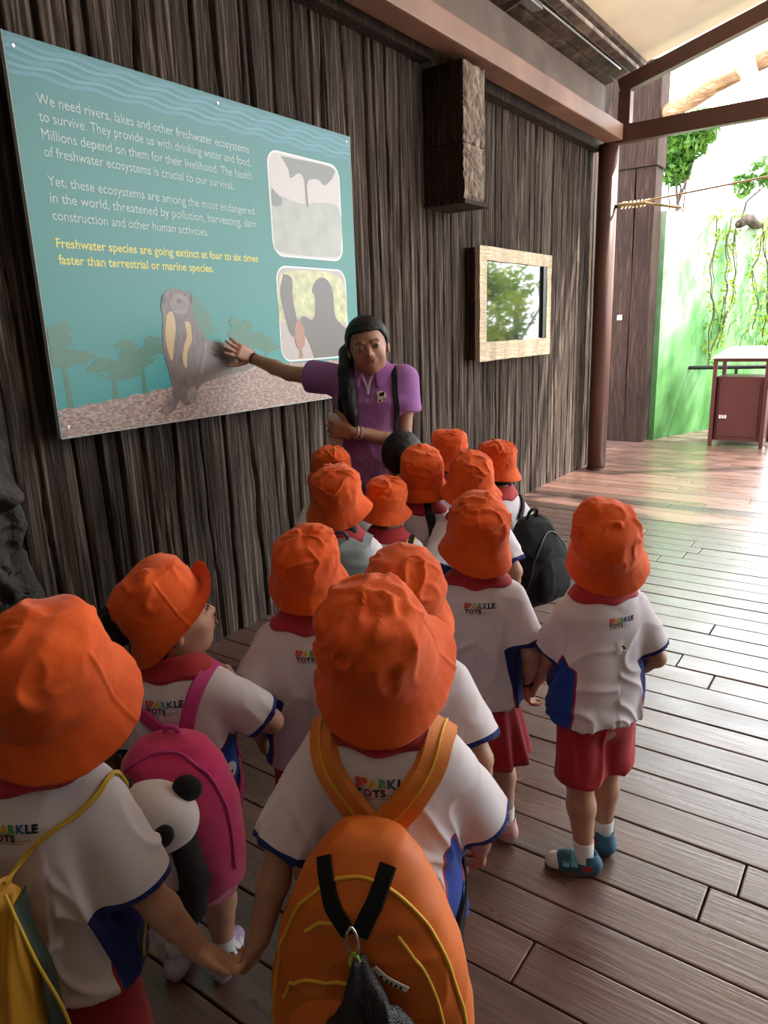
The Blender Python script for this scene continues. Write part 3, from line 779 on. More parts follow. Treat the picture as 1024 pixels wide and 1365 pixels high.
def leaves(name, centres, radii, n, size, m, parent, seed):
    r = np.random.RandomState(seed)
    ci = r.randint(0, len(centres), n); C_ = np.array(centres)[ci]; R_ = np.array(radii)[ci]
    d = r.normal(size=(n, 3)); d /= np.linalg.norm(d, axis=1, keepdims=True)
    P = C_ + d * R_[:, None] * (r.rand(n) ** .4)[:, None]
    a = r.normal(size=(n, 3)); a /= np.linalg.norm(a, axis=1, keepdims=True)
    b = np.cross(a, r.normal(size=(n, 3))); b /= np.linalg.norm(b, axis=1, keepdims=True)
    s = size * (.6 + .8 * r.rand(n))[:, None]; nn_ = np.cross(a, b)
    V = np.stack([P - a * s, P + b * s * .38 + nn_ * s * .12, P + a * s, P - b * s * .38 + nn_ * s * .12], 1).reshape(-1, 3)
    F = np.arange(4 * n).reshape(-1, 4)
    o = mesh_obj(name, V, F, m, parent); o['kind'] = 'stuff'; return o
def tree(name, x, y, trunk, centres, radii, n, size, m, label, cat, seed, tr=.09):
    t = empty(name, (x, y, 0), label=label, cat=cat)
    if trunk:
        MB().tube(trunk, list(np.linspace(tr, tr * .5, len(trunk))), 10).obj('trunk', M_BARK, t, smooth=True)
        rr_ = random.Random(seed)
        for c in centres[:5]:
            b = trunk[rr_.randrange(len(trunk) // 2, len(trunk))]
            mid = [(b[i] + c[i]) / 2 + rr_.uniform(-.1, .1) for i in range(3)]
            MB().tube([b, mid, c], [tr * .4, tr * .25, tr * .1], 6).obj('branch', M_BARK, t, smooth=True)
    leaves('foliage', centres, radii, n, size, m, t, seed)
    return t
rt = random.Random(5)
def cl(k, sx, sy, z0, z1, r0, r1): return [(rt.uniform(-sx, sx), rt.uniform(-sy, sy), rt.uniform(z0, z1)) for _ in range(k)], [rt.uniform(r0, r1) for _ in range(k)]
c, r = cl(14, 1.0, .8, .5, 2.6, .35, .6)
tree('shrub', 0.6, 12.2, [(0, 0, 0), (.1, 0, 1), (.05, .1, 2)], c, r, 5200, .07, M_LEAFY, 'yellow-green shrub right of the litter bin, mirrored in the picture box glass', 'shrub', 1)
c, r = cl(12, .9, .8, .4, 2.4, .35, .6)
tree('shrub', 2.3, 12.6, [(0, 0, 0), (.1, 0, 1), (.05, .1, 2)], c, r, 4200, .07, M_LEAF, 'darker green shrub outside to the right of the yellow-green one', 'shrub', 2)
c, r = cl(12, 1.2, 1.0, 3.2, 5.2, .5, .9)
tree('tree', 1.1, 10.9, [(0, 0, -.03), (.12, .05, 1.2), (.05, .1, 2.4), (.25, .2, 3.6), (.1, .2, 4.6)], c, r, 2500, .09, M_LEAF, 'slim dark-trunked tree outside, mirrored in the picture box glass', 'tree', 3, .11)
c, r = cl(6, .4, .45, .6, 1.5, .25, .4)
tree('shrub', -1.05, 11.5, [(0, 0, 0), (-.05, 0, .5), (.05, .1, 1.0)], [(a, b, z + .3) for a, b, z in c], r, 1500, .045, M_LEAFY, 'yellow-green bush growing against the green wall behind the litter bin', 'shrub', 4, .02)
c = [(-.4, 0, 5.1), (-.2, 0, 4.7), (.1, 0, 5.3), (-.5, .2, 5.5), (.3, 0, 5.5), (-.1, 0, 5.0)]; r = [.4, .35, .45, .4, .4, .35]
tree('tree', -4.45, 18, [(0, 0, 0), (0, 0, 2), (-.1, 0, 4)], c, r, 3200, .1, M_LEAF, 'tree crown high above the green wall, left clump beside the post', 'tree', 6)
c = [(.9, 0, 4.6), (.5, 0, 4.35), (1.3, 0, 4.9), (1.6, 0, 4.5)]; r = [.35, .25, .2, .25]
tree('tree', -3.9, 19, [(0, 0, 0), (.2, 0, 2), (.6, 0, 4)], c, r, 420, .11, M_LEAF, 'thin pale tree crown above the green wall, right clump', 'tree', 7, .05)
# hanging vines on the wall
M_VINE = mat('vine_stem', (0.09, 0.10, 0.06), 0.8); M_FLOWER = mat('white_petals', (0.85, 0.85, 0.8), 0.6)
def wallpt(t): # t along y
    return np.array([np.interp(t, gw[:, 1], gw[:, 0]) + .05, t])
vn = 0
for y0v, zt, zb, lab in ((10.2, 2.72, .85, 'dangling woody vine, nearest to the post'), (10.4, 2.75, .95, 'dangling woody vine, second from the post'), (10.6, 2.7, 1.1, 'dangling woody vine above the handrail end'),
                     (11.25, 2.7, 1.3, 'dangling vine over the litter bin'), (11.5, 2.75, 1.2, 'dangling vine at the right picture edge'), (11.75, 2.7, 1.0, 'rightmost dangling vine over the bush')):
    vn += 1
    vv = empty('hanging_vine', tuple(wallpt(y0v)) + (zb,), label=lab + ' on the green wall', cat='vine', group='vines hanging on the green wall')
    n = 26; pts = []
    for i in range(n):
        t = i / (n - 1); z = zt + (zb - zt) * t
        w_ = wallpt(y0v + .16 * float(vnoise(np.array([t * 4, vn * 3.1, 0]), 2)) + .05 * float(vnoise(np.array([t * 12, vn * 3.1, 0]), 3)))
        pts.append((w_[0] + .05 + .05 * float(vnoise(np.array([t * 5, vn, 4]), 4)), w_[1], z))
    org = np.array(vv.location)
    MB().tube([tuple(np.array(p) - org) for p in pts], .009, 6).obj('stem', M_VINE, vv, smooth=True)
    pts2 = [(p[0] + .02, p[1] + .06 * math.sin(i * .7 + vn), p[2]) for i, p in enumerate(pts)]
    MB().tube([tuple(np.array(p) - org) for p in pts2[2:-5]], .006, 6).obj('stem', M_VINE, vv, smooth=True)
    leaves('foliage', [tuple(np.array(p) - org) for p in pts[::3]], [.1] * len(pts[::3]), 130, .036, M_LEAFY, vv, 20 + vn)
for k, (fy, fz) in enumerate(((10.6, 1.45), (10.95, 1.3), (11.8, 1.45))):
    w_ = wallpt(fy)
    fl = empty('white_flower', (w_[0] + .16, w_[1], fz), label=('white flower on the vines left of the litter bin, upper', 'white flower just above the litter bin lid', 'white flower at the right edge in the bush')[k], cat='flower')
    for q in range(5):
        a = 2 * PI * q / 5; c_, s_ = math.cos(a), math.sin(a)
        V = [(0, 0, 0), (.02, c_ * .035 - s_ * .022, s_ * .035 + c_ * .022), (.03, c_ * .075, s_ * .075), (.02, c_ * .035 + s_ * .022, s_ * .035 - c_ * .022)]
        V2 = [(x - .004, y_, z) for x, y_, z in V]
        mesh_obj('petal', V + V2, [(0, 1, 2, 3), (7, 6, 5, 4), (0, 4, 5, 1), (1, 5, 6, 2), (2, 6, 7, 3), (3, 7, 4, 0)], M_FLOWER, fl)
    MB().tube([(-.01, 0, 0), (.012, 0, 0)], .01, 8).obj('centre', M_LEAFY, fl)
    MB().tube([(-.01, 0, 0), (-.08, .02, -.06), (-.1, .03, -.2)], .005, 6).obj('stem', M_VINE, fl)
w_ = wallpt(10.8)
tag(MB().tube([(w_[0] + .05, w_[1] - .3, 2.62), (w_[0] + .1, w_[1], 2.72), (w_[0] + .14, w_[1] + .25, 2.66), (w_[0] + .1, w_[1] + 1.4, 2.75)], [.05, .075, .06, .04], 10).obj('driftwood_branch', M_BARK, smooth=True), 'short brown branch resting on top of the green wall among vines', 'branch')
# ================================================================== figures
class Field:
    """signed distance grid; primitives are blended in, the surface is read off with surface nets"""
    def __init__(s, lo, hi, h):
        s.h = h; s.lo = np.array(lo, float) - 3 * h
        s.n = np.maximum(np.ceil((np.array(hi, float) + 3 * h - s.lo) / h).astype(int), 4)
        s.d = np.full(s.n, 9.0, np.float32)
        s.ax = [s.lo[i] + h * np.arange(s.n[i]) for i in range(3)]
    def sub(s, lo, hi, mg):
        sl = []
        for i in range(3):
            a = int(np.floor((lo[i] - mg - s.lo[i]) / s.h)); b = int(np.ceil((hi[i] + mg - s.lo[i]) / s.h)) + 1
            a = max(0, min(a, s.n[i])); b = max(0, min(b, s.n[i]))
            sl.append(slice(a, b))
        P = np.stack(np.meshgrid(s.ax[0][sl[0]], s.ax[1][sl[1]], s.ax[2][sl[2]], indexing='ij'), -1)
        return tuple(sl), P
    def add(s, prim, k=0.0):
        lo, hi, f = prim
        sl, P = s.sub(lo, hi, k + 3.2 * s.h)
        if P.size == 0: return s
        a = s.d[sl]; b = f(P).astype(np.float32)
        if k > 0:
            hh = np.clip(0.5 + 0.5 * (a - b) / k, 0, 1)
            s.d[sl] = a * (1 - hh) + b * hh - k * hh * (1 - hh)
        else: s.d[sl] = np.minimum(a, b)
        return s
    def cut(s, prim, k=0.0):
        lo, hi, f = prim
        sl, P = s.sub(lo, hi, k + 3.2 * s.h)
        if P.size == 0: return s
        a = s.d[sl]; b = -f(P).astype(np.float32)
        if k > 0:
            hh = np.clip(0.5 - 0.5 * (a - b) / k, 0, 1)
            s.d[sl] = a * (1 - hh) + b * hh + k * hh * (1 - hh)
        else: s.d[sl] = np.maximum(a, b)
        return s
    def mesh(s, relax=1):
        d = s.d; n = d.shape
        ins = d < 0
        c = np.zeros((n[0] - 1, n[1] - 1, n[2] - 1), np.int8)
        for dx in (0, 1):
            for dy in (0, 1):
                for dz in (0, 1): c += ins[dx:n[0] - 1 + dx, dy:n[1] - 1 + dy, dz:n[2] - 1 + dz]
        act = (c > 0) & (c < 8)
        idx = np.argwhere(act)
        lut = np.full(act.shape, -1, np.int32); lut[act] = np.arange(len(idx))
        acc = np.zeros((len(idx), 3)); cnt = np.zeros(len(idx))
        corners = [(0, 0, 0), (1, 0, 0), (0, 1, 0), (1, 1, 0), (0, 0, 1), (1, 0, 1), (0, 1, 1), (1, 1, 1)]
        val = np.stack([d[idx[:, 0] + a, idx[:, 1] + b, idx[:, 2] + e] for a, b, e in corners], 1)
        for i, j in ((0, 1), (2, 3), (4, 5), (6, 7), (0, 2), (1, 3), (4, 6), (5, 7), (0, 4), (1, 5), (2, 6), (3, 7)):
            va, vb = val[:, i], val[:, j]
            m = (va < 0) != (vb < 0)
            t = np.where(m, va / np.where(m, va - vb, 1), 0)
            ca = np.array(corners[i], float); cb = np.array(corners[j], float)
            acc[m] += (ca + (cb - ca) * t[m, None]); cnt[m] += 1
        V = s.lo + (idx + acc / cnt[:, None]) * s.h
        F = []
        for ax in range(3):
            u, v = (ax + 1) % 3, (ax + 2) % 3
            sa = [slice(1, n[0] - 1)] * 3
            a0 = [slice(1, n[i] - 1) for i in range(3)]; a1 = list(a0)
            a0[ax] = slice(0, n[ax] - 1); a1[ax] = slice(1, n[ax])
            A = ins[tuple(a0)]; B = ins[tuple(a1)]
            e = np.argwhere(A != B)
            if len(e) == 0: continue
            off = np.array([1, 1, 1]); off[ax] = 0
            g = e + off
            fl = A[tuple(e.T)]
            q = []
            for du, dv in ((0, 0), (-1, 0), (-1, -1), (0, -1)):
                gg = g.copy(); gg[:, u] += du; gg[:, v] += dv
                q.append(lut[tuple(gg.T)])
            q = np.stack(q, 1)
            q = np.where(fl[:, None], q, q[:, ::-1])
            F.append(q)
        F = np.concatenate(F)
        F = F[(F >= 0).all(1)]
        for _ in range(relax):
            S = np.zeros_like(V); Nn = np.zeros(len(V))
            for a in range(4):
                b = F[:, (a + 1) % 4]
                np.add.at(S, F[:, a], V[b]); np.add.at(Nn, F[:, a], 1)
                np.add.at(S, b, V[F[:, a]]); np.add.at(Nn, b, 1)
            V = V * 0.5 + 0.5 * S / Nn[:, None]
        return V, F

def vnormals(V, F):
    n = np.cross(V[F[:, 2]] - V[F[:, 0]], V[F[:, 3]] - V[F[:, 1]])
    N = np.zeros_like(V)
    for a in range(4): np.add.at(N, F[:, a], n)
    return N / (np.linalg.norm(N, axis=1, keepdims=True) + 1e-12)

A_ = lambda *v: np.array(v, float)
def unit(v): v = np.asarray(v, float); return v / (np.linalg.norm(v) + 1e-12)
def rcone(a, b, ra, rb):
    a = np.asarray(a, float); b = np.asarray(b, float); R = max(ra, rb)
    ab = b - a; L2 = ab @ ab + 1e-12
    def f(P):
        t = np.clip(((P - a) @ ab) / L2, 0, 1)
        return np.linalg.norm(P - a - t[..., None] * ab, axis=-1) - (ra + (rb - ra) * t)
    return np.minimum(a, b) - R, np.maximum(a, b) + R, f
def ellip(c, r, R=None):
    c = np.asarray(c, float); r = np.asarray(r, float); m = r.max()
    R = np.eye(3) if R is None else np.asarray(R)
    def f(P):
        q = (P - c) @ R
        k0 = np.linalg.norm(q / r, axis=-1); k1 = np.linalg.norm(q / (r * r), axis=-1) + 1e-9
        return k0 * (k0 - 1) / k1
    return c - m, c + m, f
def rbox(c, hs, rad, R=None):
    c = np.asarray(c, float); hs = np.asarray(hs, float); m = np.linalg.norm(hs)
    R = np.eye(3) if R is None else np.asarray(R)
    def f(P):
        q = np.abs((P - c) @ R) - (hs - rad)
        return np.linalg.norm(np.maximum(q, 0), axis=-1) + np.minimum(q.max(-1), 0) - rad
    return c - m, c + m, f
def half(prim, p, n):
    """keep the part of prim behind the plane through p with normal n"""
    lo, hi, f = prim; p = np.asarray(p, float); n = unit(n)
    return lo, hi, (lambda P: np.maximum(f(P), (P - p) @ n))
def torso_loft(prof, lean=(0, 0), z0=0.45, cut_lo=True, wav=0.0, e=2.3):
    """prof: rows (z, cx, cy, a, b)"""
    prof = np.array(sorted(prof)); zs = prof[:, 0]; zl, zh = zs[0], zs[-1]
    m = prof[:, 3:].max() + 0.03 + np.abs(prof[:, 1:3]).max()
    def f(P):
        z = np.clip(P[..., 2], zl, zh)
        cx, cy, a, b = [np.interp(z, zs, prof[:, i]) for i in (1, 2, 3, 4)]
        x = (P[..., 0] - cx - lean[0] * (z - z0)); y = (P[..., 1] - cy - lean[1] * (z - z0))
        k = (np.abs(x / a) ** e + np.abs(y / b) ** e) ** (1 / e)
        d = (k - 1) * np.minimum(a, b)
        dz = np.maximum(zl - P[..., 2], P[..., 2] - zh)
        return np.maximum(d, dz)
    L = max(abs(lean[0]), abs(lean[1])) * 0.6
    return A_(-m - L, -m - L, zl), A_(m + L, m + L, zh), f

def ik(S, T, l1, l2, hint):
    S = np.asarray(S, float); T = np.asarray(T, float)
    d = T - S; L = np.linalg.norm(d); L = min(L, (l1 + l2) * 0.995); u = unit(d); T = S + u * L
    a = (l1 * l1 - l2 * l2 + L * L) / (2 * L); h = math.sqrt(max(l1 * l1 - a * a, 0))
    hn = np.asarray(hint, float); hn = unit(hn - u * (hn @ u))
    return S + u * a + hn * h, T

def rotm(yaw=0, pitch=0, roll=0):
    """local->parent, z yaw, then x pitch (positive looks up), then y roll; degrees"""
    return np.array((Euler((0, 0, math.radians(yaw))).to_matrix() @ Euler((math.radians(pitch), 0, 0)).to_matrix() @ Euler((0, math.radians(roll), 0)).to_matrix()))

# ---- materials for people
def skin_mat(name, c):
    m, nt, p = new_mat(name); L = nt.links
    mp = coords(nt, (1, 1, 1)); n = nd(nt, 'ShaderNodeTexNoise', i_Scale=25.0, i_Detail=4.0); L.new(mp.outputs[0], n.inputs['Vector'])
    r = ramp(nt, [(0.3, tuple(x * .88 for x in c)), (0.7, tuple(x * 1.1 for x in c))]); L.new(n.outputs['Fac'], r.inputs[0]); L.new(r.outputs[0], p.inputs['Base Color'])
    p.inputs['Roughness'].default_value = 0.5; p.inputs['Subsurface Weight'].default_value = 0.12
    p.inputs['Subsurface Radius'].default_value = (0.012, 0.005, 0.003); p.inputs['Subsurface Scale'].default_value = 0.6
    return m
M_SKIN = skin_mat('child_skin', (0.44, 0.23, 0.145)); M_SKIN2 = skin_mat('child_skin_fair', (0.52, 0.29, 0.19)); M_SKIN3 = skin_mat('adult_skin', (0.44, 0.22, 0.14))
M_HAIR = grain_mat('black_hair', (0.003, 0.002, 0.002), (0.007, 0.006, 0.005), (0.018, 0.014, 0.012), gx=(40, 40, 4), bump=0.6, bd=0.003, rough=0.5, spec=0.3)
M_RED = mat('red_knit', (0.42, 0.022, 0.03), 0.85, var=0.12, vs=12, bump=0.25, bs=500, bd=0.001, sheen=0.15)
M_REDS = mat('red_shorts_cloth', (0.36, 0.012, 0.018), 0.85, var=0.12, vs=8, bump=0.2, bs=400, bd=0.001, sheen=0.1)
M_SOCK = mat('white_sock', (0.7, 0.7, 0.7), 0.9, bump=0.4, bs=200)
M_EYEW = mat('eye_white', (0.75, 0.72, 0.7), 0.2); M_IRIS = mat('dark_iris', (0.012, 0.007, 0.005), 0.15); M_LIP = mat('lips', (0.30, 0.075, 0.065), 0.45)

def shirt_mat(name, base, panel, cuff, pipe, bumpw=0.25):
    m, nt, p = new_mat(name); L = nt.links
    def attr(n): a = nt.nodes.new('ShaderNodeAttribute'); a.attribute_name = n; return a.outputs['Fac']
    def gt(s, v, op='GREATER_THAN'):
        g = nd(nt, 'ShaderNodeMath', operation=op); g.inputs[1].default_value = v; L.new(s, g.inputs[0]); return g.outputs[0]
    def mix(fac, a, b):
        x = nd(nt, 'ShaderNodeMix', data_type='RGBA'); L.new(fac, x.inputs[0])
        if isinstance(a, tuple): x.inputs[6].default_value = rgba(a)
        else: L.new(a, x.inputs[6])
        x.inputs[7].default_value = rgba(b); return x.outputs[2]
    pn = attr('panel'); cf = attr('cuff')
    c = mix(gt(pn, -0.004), base, pipe)
    c = mix(gt(pn, 0.0), c, panel)
    c = mix(gt(cf, 0.0), c, cuff)
    L.new(c, p.inputs['Base Color'])
    p.inputs['Roughness'].default_value = 0.88; p.inputs['Sheen Weight'].default_value = 0.1; p.inputs['Specular IOR Level'].default_value = 0.2
    mp = coords(nt, (1, 1, 1)); n = nd(nt, 'ShaderNodeTexNoise', i_Scale=700.0, i_Detail=2.0); L.new(mp.outputs[0], n.inputs['Vector'])
    # stitched seam lines where panel or sleeve meet
    sm = attr('seam')
    ab = nd(nt, 'ShaderNodeMath', operation='ABSOLUTE'); L.new(sm, ab.inputs[0])
    ls = gt(ab.outputs[0], 0.0015)
    ad = nd(nt, 'ShaderNodeMath', operation='MULTIPLY_ADD'); ad.inputs[1].default_value = 0.25; L.new(n.outputs['Fac'], ad.inputs[0]); L.new(ls, ad.inputs[2])
    b = nd(nt, 'ShaderNodeBump', i_Strength=bumpw, i_Distance=0.0025); L.new(ad.outputs[0], b.inputs['Height']); L.new(b.outputs[0], p.inputs['Normal'])
    return m
M_SHIRT = shirt_mat('white_polo_cloth', (0.68, 0.63, 0.66), (0.016, 0.055, 0.30), (0.012, 0.022, 0.13), (0.32, 0.03, 0.04))
M_POLO = shirt_mat('purple_polo_cloth', (0.33, 0.14, 0.38), (0.33, 0.14, 0.38), (0.42, 0.2, 0.46), (0.33, 0.14, 0.38))

def hat_mat():
    m, nt, p = new_mat('orange_cotton'); L = nt.links
    mp = coords(nt, (1, 1, 1)); n = nd(nt, 'ShaderNodeTexNoise', i_Scale=14.0, i_Detail=4.0); L.new(mp.outputs[0], n.inputs['Vector'])
    r = ramp(nt, [(0.3, (0.64, 0.078, 0.006)), (0.7, (0.80, 0.112, 0.010))]); L.new(n.outputs['Fac'], r.inputs[0]); L.new(r.outputs[0], p.inputs['Base Color'])
    p.inputs['Roughness'].default_value = 0.8; p.inputs['Sheen Weight'].default_value = 0.15; p.inputs['Specular IOR Level'].default_value = 0.25
    a = nt.nodes.new('ShaderNodeAttribute'); a.attribute_name = 'stitch'
    w = nd(nt, 'ShaderNodeMath', operation='SINE'); L.new(a.outputs['Fac'], w.inputs[0])
    mx = nd(nt, 'ShaderNodeMath', operation='GREATER_THAN'); mx.inputs[1].default_value = 0.82; L.new(w.outputs[0], mx.inputs[0])
    a2 = nt.nodes.new('ShaderNodeAttribute'); a2.attribute_name = 'seam'
    n2 = nd(nt, 'ShaderNodeTexNoise', i_Scale=60.0, i_Detail=6.0); L.new(mp.outputs[0], n2.inputs['Vector'])
    ad = nd(nt, 'ShaderNodeMath', operation='MULTIPLY_ADD'); ad.inputs[1].default_value = -0.7; L.new(mx.outputs[0], ad.inputs[0]); L.new(n2.outputs['Fac'], ad.inputs[2])
    ad2 = nd(nt, 'ShaderNodeMath', operation='ADD'); L.new(ad.outputs[0], ad2.inputs[0]); L.new(a2.outputs['Fac'], ad2.inputs[1])
    b = nd(nt, 'ShaderNodeBump', i_Strength=0.55, i_Distance=0.0022); L.new(ad2.outputs[0], b.inputs['Height']); L.new(b.outputs[0], p.inputs['Normal'])
    return m
M_HAT = hat_mat()

# ---- bucket hat -------------------------------------------------------
def hat_mesh(name, parent, c, R, w, seed, flip=0.0, soft=1.0, nu=144, flipdir=90, top_dir=None):
    """c: head centre, R: hat axes (3x3, columns x,y,z), w: brim width, flip: how far the brim turns up (0..1) at angle flipdir"""
    s = w / 0.245
    prof = [(0.0, .119), (.022, .1185), (.042, .116), (.060, .110), (.074, .101), (.083, .091), (.087, .082), (.090, .070), (.0925, .055), (.0945, .038), (.0955, .02), (.0960, .004),
            (.0965, -.003), (.0995, -.010), (.1030, -.018), (.1070, -.026), (.1115, -.034), (.1160, -.042), (.1195, -.049), (.1225, -.056)]
    pr = np.array(prof)
    t = np.linspace(0, 1, len(pr)); tt = np.linspace(0, 1, 56)
    r = np.interp(tt, t, pr[:, 0]) * s; z = np.interp(tt, t, pr[:, 1]) * s
    th = np.linspace(0, 2 * PI, nu, endpoint=False)
    TH, RR = np.meshgrid(th, r); _, Z = np.meshgrid(th, z)
    brim = np.clip((tt - 0.62) / 0.38, 0, 1)[:, None] * np.ones_like(TH)
    crown = np.clip(1 - (tt - 0.5) / 0.15, 0, 1)[:, None] * np.ones_like(TH)
    ph = seed * 1.37
    # waviness of the brim
    RR = RR + brim * s * (0.007 * np.sin(2 * TH + ph) + 0.004 * np.sin(3 * TH + ph * 2))
    Z = Z + brim * s * (0.010 * np.sin(2 * TH + ph + 1) + 0.006 * np.sin(3 * TH + 2 * ph))
    if flip:
        g = np.exp(-((np.angle(np.exp(1j * (TH - math.radians(flipdir))))) / 0.95) ** 2) * flip
        RR = RR + brim * g * s * 0.014; Z = Z + brim * g * s * 0.115
    X = RR * np.cos(TH) * 0.955; Y = RR * np.sin(TH) * 1.04
    # soft cloth: dents, sharp folds
    P = np.stack([X, Y, Z], -1) / s
    q = P * 11 + seed * 5.1
    big = vnoise(q * 0.8, seed)
    fold = 1 - np.abs(vnoise(q * np.array([1.0, 1.0, 1.6]) + 0.7 * vnoise(q * 2, seed + 9)[..., None], seed + 3)) * 2.6
    fold = np.clip(fold, 0, 1) ** 2
    fold2 = np.clip(1 - np.abs(vnoise(q * 1.9, seed + 7)) * 3.0, 0, 1) ** 2
    up = np.clip(P[..., 2] / 0.1, 0, 1)
    soft = soft * 1.3
    D = s * soft * (0.0070 * big * (0.25 + up) + 0.0060 * fold * (0.2 + up) * crown + 0.0026 * fold2 * crown * (0.3 + up) + 0.0012 * vnoise(q * 3.5, seed + 5))
    # side seams and crown seam
    sd = np.minimum(np.abs(np.angle(np.exp(1j * (TH - 0.05)))), np.abs(np.angle(np.exp(1j * (TH - PI)))))
    seam = np.clip(1 - sd * RR / (0.004 * s), 0, 1) * (tt > 0.28)[:, None]
    cr = np.clip(1 - np.abs(tt - 0.285) / 0.018, 0, 1)[:, None] * np.ones_like(TH)
    D = D + s * 0.0022 * np.maximum(seam, cr)
    D = D + s * 0.0012 * brim * vnoise(np.stack([TH * 9, TH * 0, TH * 0 + seed], -1), 4)
    N = np.stack([np.cos(TH) * np.clip(RR / (0.085 * s), 0, 1), np.sin(TH) * np.clip(RR / (.085 * s), 0, 1), np.clip(1.2 - RR / (0.085 * s), 0, 1) + .15], -1)
    N /= np.linalg.norm(N, axis=-1, keepdims=True)
    G = np.stack([X, Y, Z], -1) + N * D[..., None]
    # inner layer
    Gi = G.copy()
    off = 0.004 * s
    Gi = Gi - N * off
    rings = np.concatenate([G, Gi[::-1]], 0)
    W_ = rings @ np.asarray(R).T + np.asarray(c)
    V, F = loft(W_)
    st = np.clip(tt - 0.64, 0, 1)[:, None] * np.ones_like(TH) * 2 * PI * 26
    st = np.where(tt[:, None] > 0.64, st, 0.0)
    F = np.array(F)[:, ::-1]
    return mesh_obj(name, V, F, M_HAT, parent, smooth=True, attrs={'stitch': np.concatenate([st, st[::-1] * 0]).ravel(), 'seam': np.concatenate([seam, seam * 0]).ravel()})

HATPROF = np.array([(-.08, .105), (-.05, .101), (-.01, .088), (.02, .086), (.055, .083), (.083, .077), (.095, .067), (.104, .05), (.112, .03), (.115, .0)])
def hat_clamp(o, c, R, w, mg):
    """press hair or scalp under the hat"""
    s = w / .245; R = np.asarray(R); me = o.data
    V = np.empty(len(me.vertices) * 3, np.float32); me.vertices.foreach_get('co', V); V = V.reshape(-1, 3)
    q = (V - c) @ R / s
    m = (q[:, 2] > -.06) & (np.linalg.norm(q, axis=1) < .16)
    q2 = q.copy(); q2[:, 2] = np.minimum(q[:, 2], .105 - mg / s)
    rmax = np.interp(q2[:, 2], HATPROF[:, 0], HATPROF[:, 1]) - mg / s
    r = np.linalg.norm(q2[:, :2], axis=1) + 1e-9
    f = np.minimum(1, np.maximum(rmax, 0) / r); q2[:, :2] *= f[:, None]
    bl = np.clip((q[:, 2] + .06) / .02, 0, 1)[:, None]
    q2 = q * (1 - bl) + q2 * bl
    V[m] = (q2[m] * s) @ R.T + c
    me.vertices.foreach_set('co', V.ravel().astype(np.float32)); me.update()

# ---- hands ------------------------------------------------------------
def add_hand(F, W, d, n, s, side, curl=0.5, spread=0.12, thumb=0.7, k=0.0045, thick=1.0):
    """W wrist, d direction of the fingers, n palm normal (towards the palm side), s overall scale, side +1 when the thumb leaves along +t"""
    d = unit(d); n = unit(np.asarray(n, float) - d * (np.asarray(n, float) @ d)); t = np.cross(d, n) * side
    W = np.asarray(W, float)
    R = np.stack([t, n, d], 1)
    pc = W + d * .032 * s
    F.add(rbox(pc + d * .004 * s, A_(.026, .0115, .031) * s, .0105 * s, R), k * 2)
    F.add(ellip(W + d * .03 * s + t * .015 * s + n * .006 * s, A_(.014, .011, .024) * s, R), k * 2)
    for i, (o, L_) in enumerate(((.0195, .85), (.0068, 1.0), (-.006, .93), (-.018, .73))):
        dd = unit(d + t * spread * (1.2 - i) * 1.0)
        b = W + d * .058 * s + t * o * s
        F.add(ellip(b - d * .003 * s - n * .004 * s, A_(.0072, .0075, .009) * s, R), k)
        seg = [.024 * L_, .017 * L_, .0135 * L_]
        ang = 0; p = b
        for j, l in enumerate(seg):
            ang += curl * (0.55, 1.0, 0.7)[j] * (1 + .08 * i)
            dv = unit(dd * math.cos(ang) + n * math.sin(ang))
            q = p + dv * l * s
            F.add(rcone(p, q, (.0068, .0061, .0055)[j] * s * thick, (.0061, .0055, .0048)[j] * s * thick), k * .6)
            p = q
    b = W + d * .016 * s + t * .02 * s + n * .004 * s
    td = unit(d * .75 + t * thumb + n * .25)
    q = b + td * .026 * s; F.add(rcone(b, q, .0095 * s, .0078 * s), k)
    td2 = unit(td + d * .45 + n * .15)
    q2 = q + td2 * .019 * s; F.add(rcone(q, q2, .0076 * s, .0066 * s), k * .7)
    td3 = unit(td2 + d * .1); F.add(rcone(q2, q2 + td3 * .014 * s, .0066 * s, .0054 * s), k * .6)

# ---- head features ----------------------------------------------------
def add_head(F, hc, R, s, adult=False):
    g = lambda v: hc + R @ (np.asarray(v, float) * s)
    E = lambda c, r: ellip(g(c), np.asarray(r) * s, R)
    F.add(E((0, -.010, .020), (.073, .088, .080)), .02)
    F.add(E((0, .026, -.030), (.058, .056, .068)), .03)
    F.add(E((0, .040, -.078), (.026, .026, .022)), .03)
    for sx in (-1, 1):
        F.add(E((sx * .034, .052, -.035), (.024, .022, .024)), .018)
        F.add(E((sx * .038, .014, -.062), (.018, .036, .024)), .025)
        F.cut(E((sx * .031, .094, .004), (.018, .013, .010)), .012)
        F.add(E((sx * .031, .072, .002), (.0145, .012, .0095)), .006)
        F.add(rcone(g((sx * .018, .0835, .021)), g((sx * .045, .071, .020)), .005 * s, .005 * s), .008)
        F.add(E((sx * .074, -.008, -.008), (.008, .019, .029)), .006)
        F.add(E((sx * .073, -.002, -.032), (.007, .010, .011)), .006)
        F.cut(E((sx * .084, -.002, -.004), (.006, .010, .017)), .005)
    F.add(rcone(g((0, .080, .006)), g((0, .093, -.022)), .006 * s, .0085 * s), .010)
    for sx in (-1, 1): F.add(E((sx * .010, .086, -.025), (.0075, .008, .006)), .006)
    F.add(E((0, .078, -.048), (.022, .012, .014)), .012)

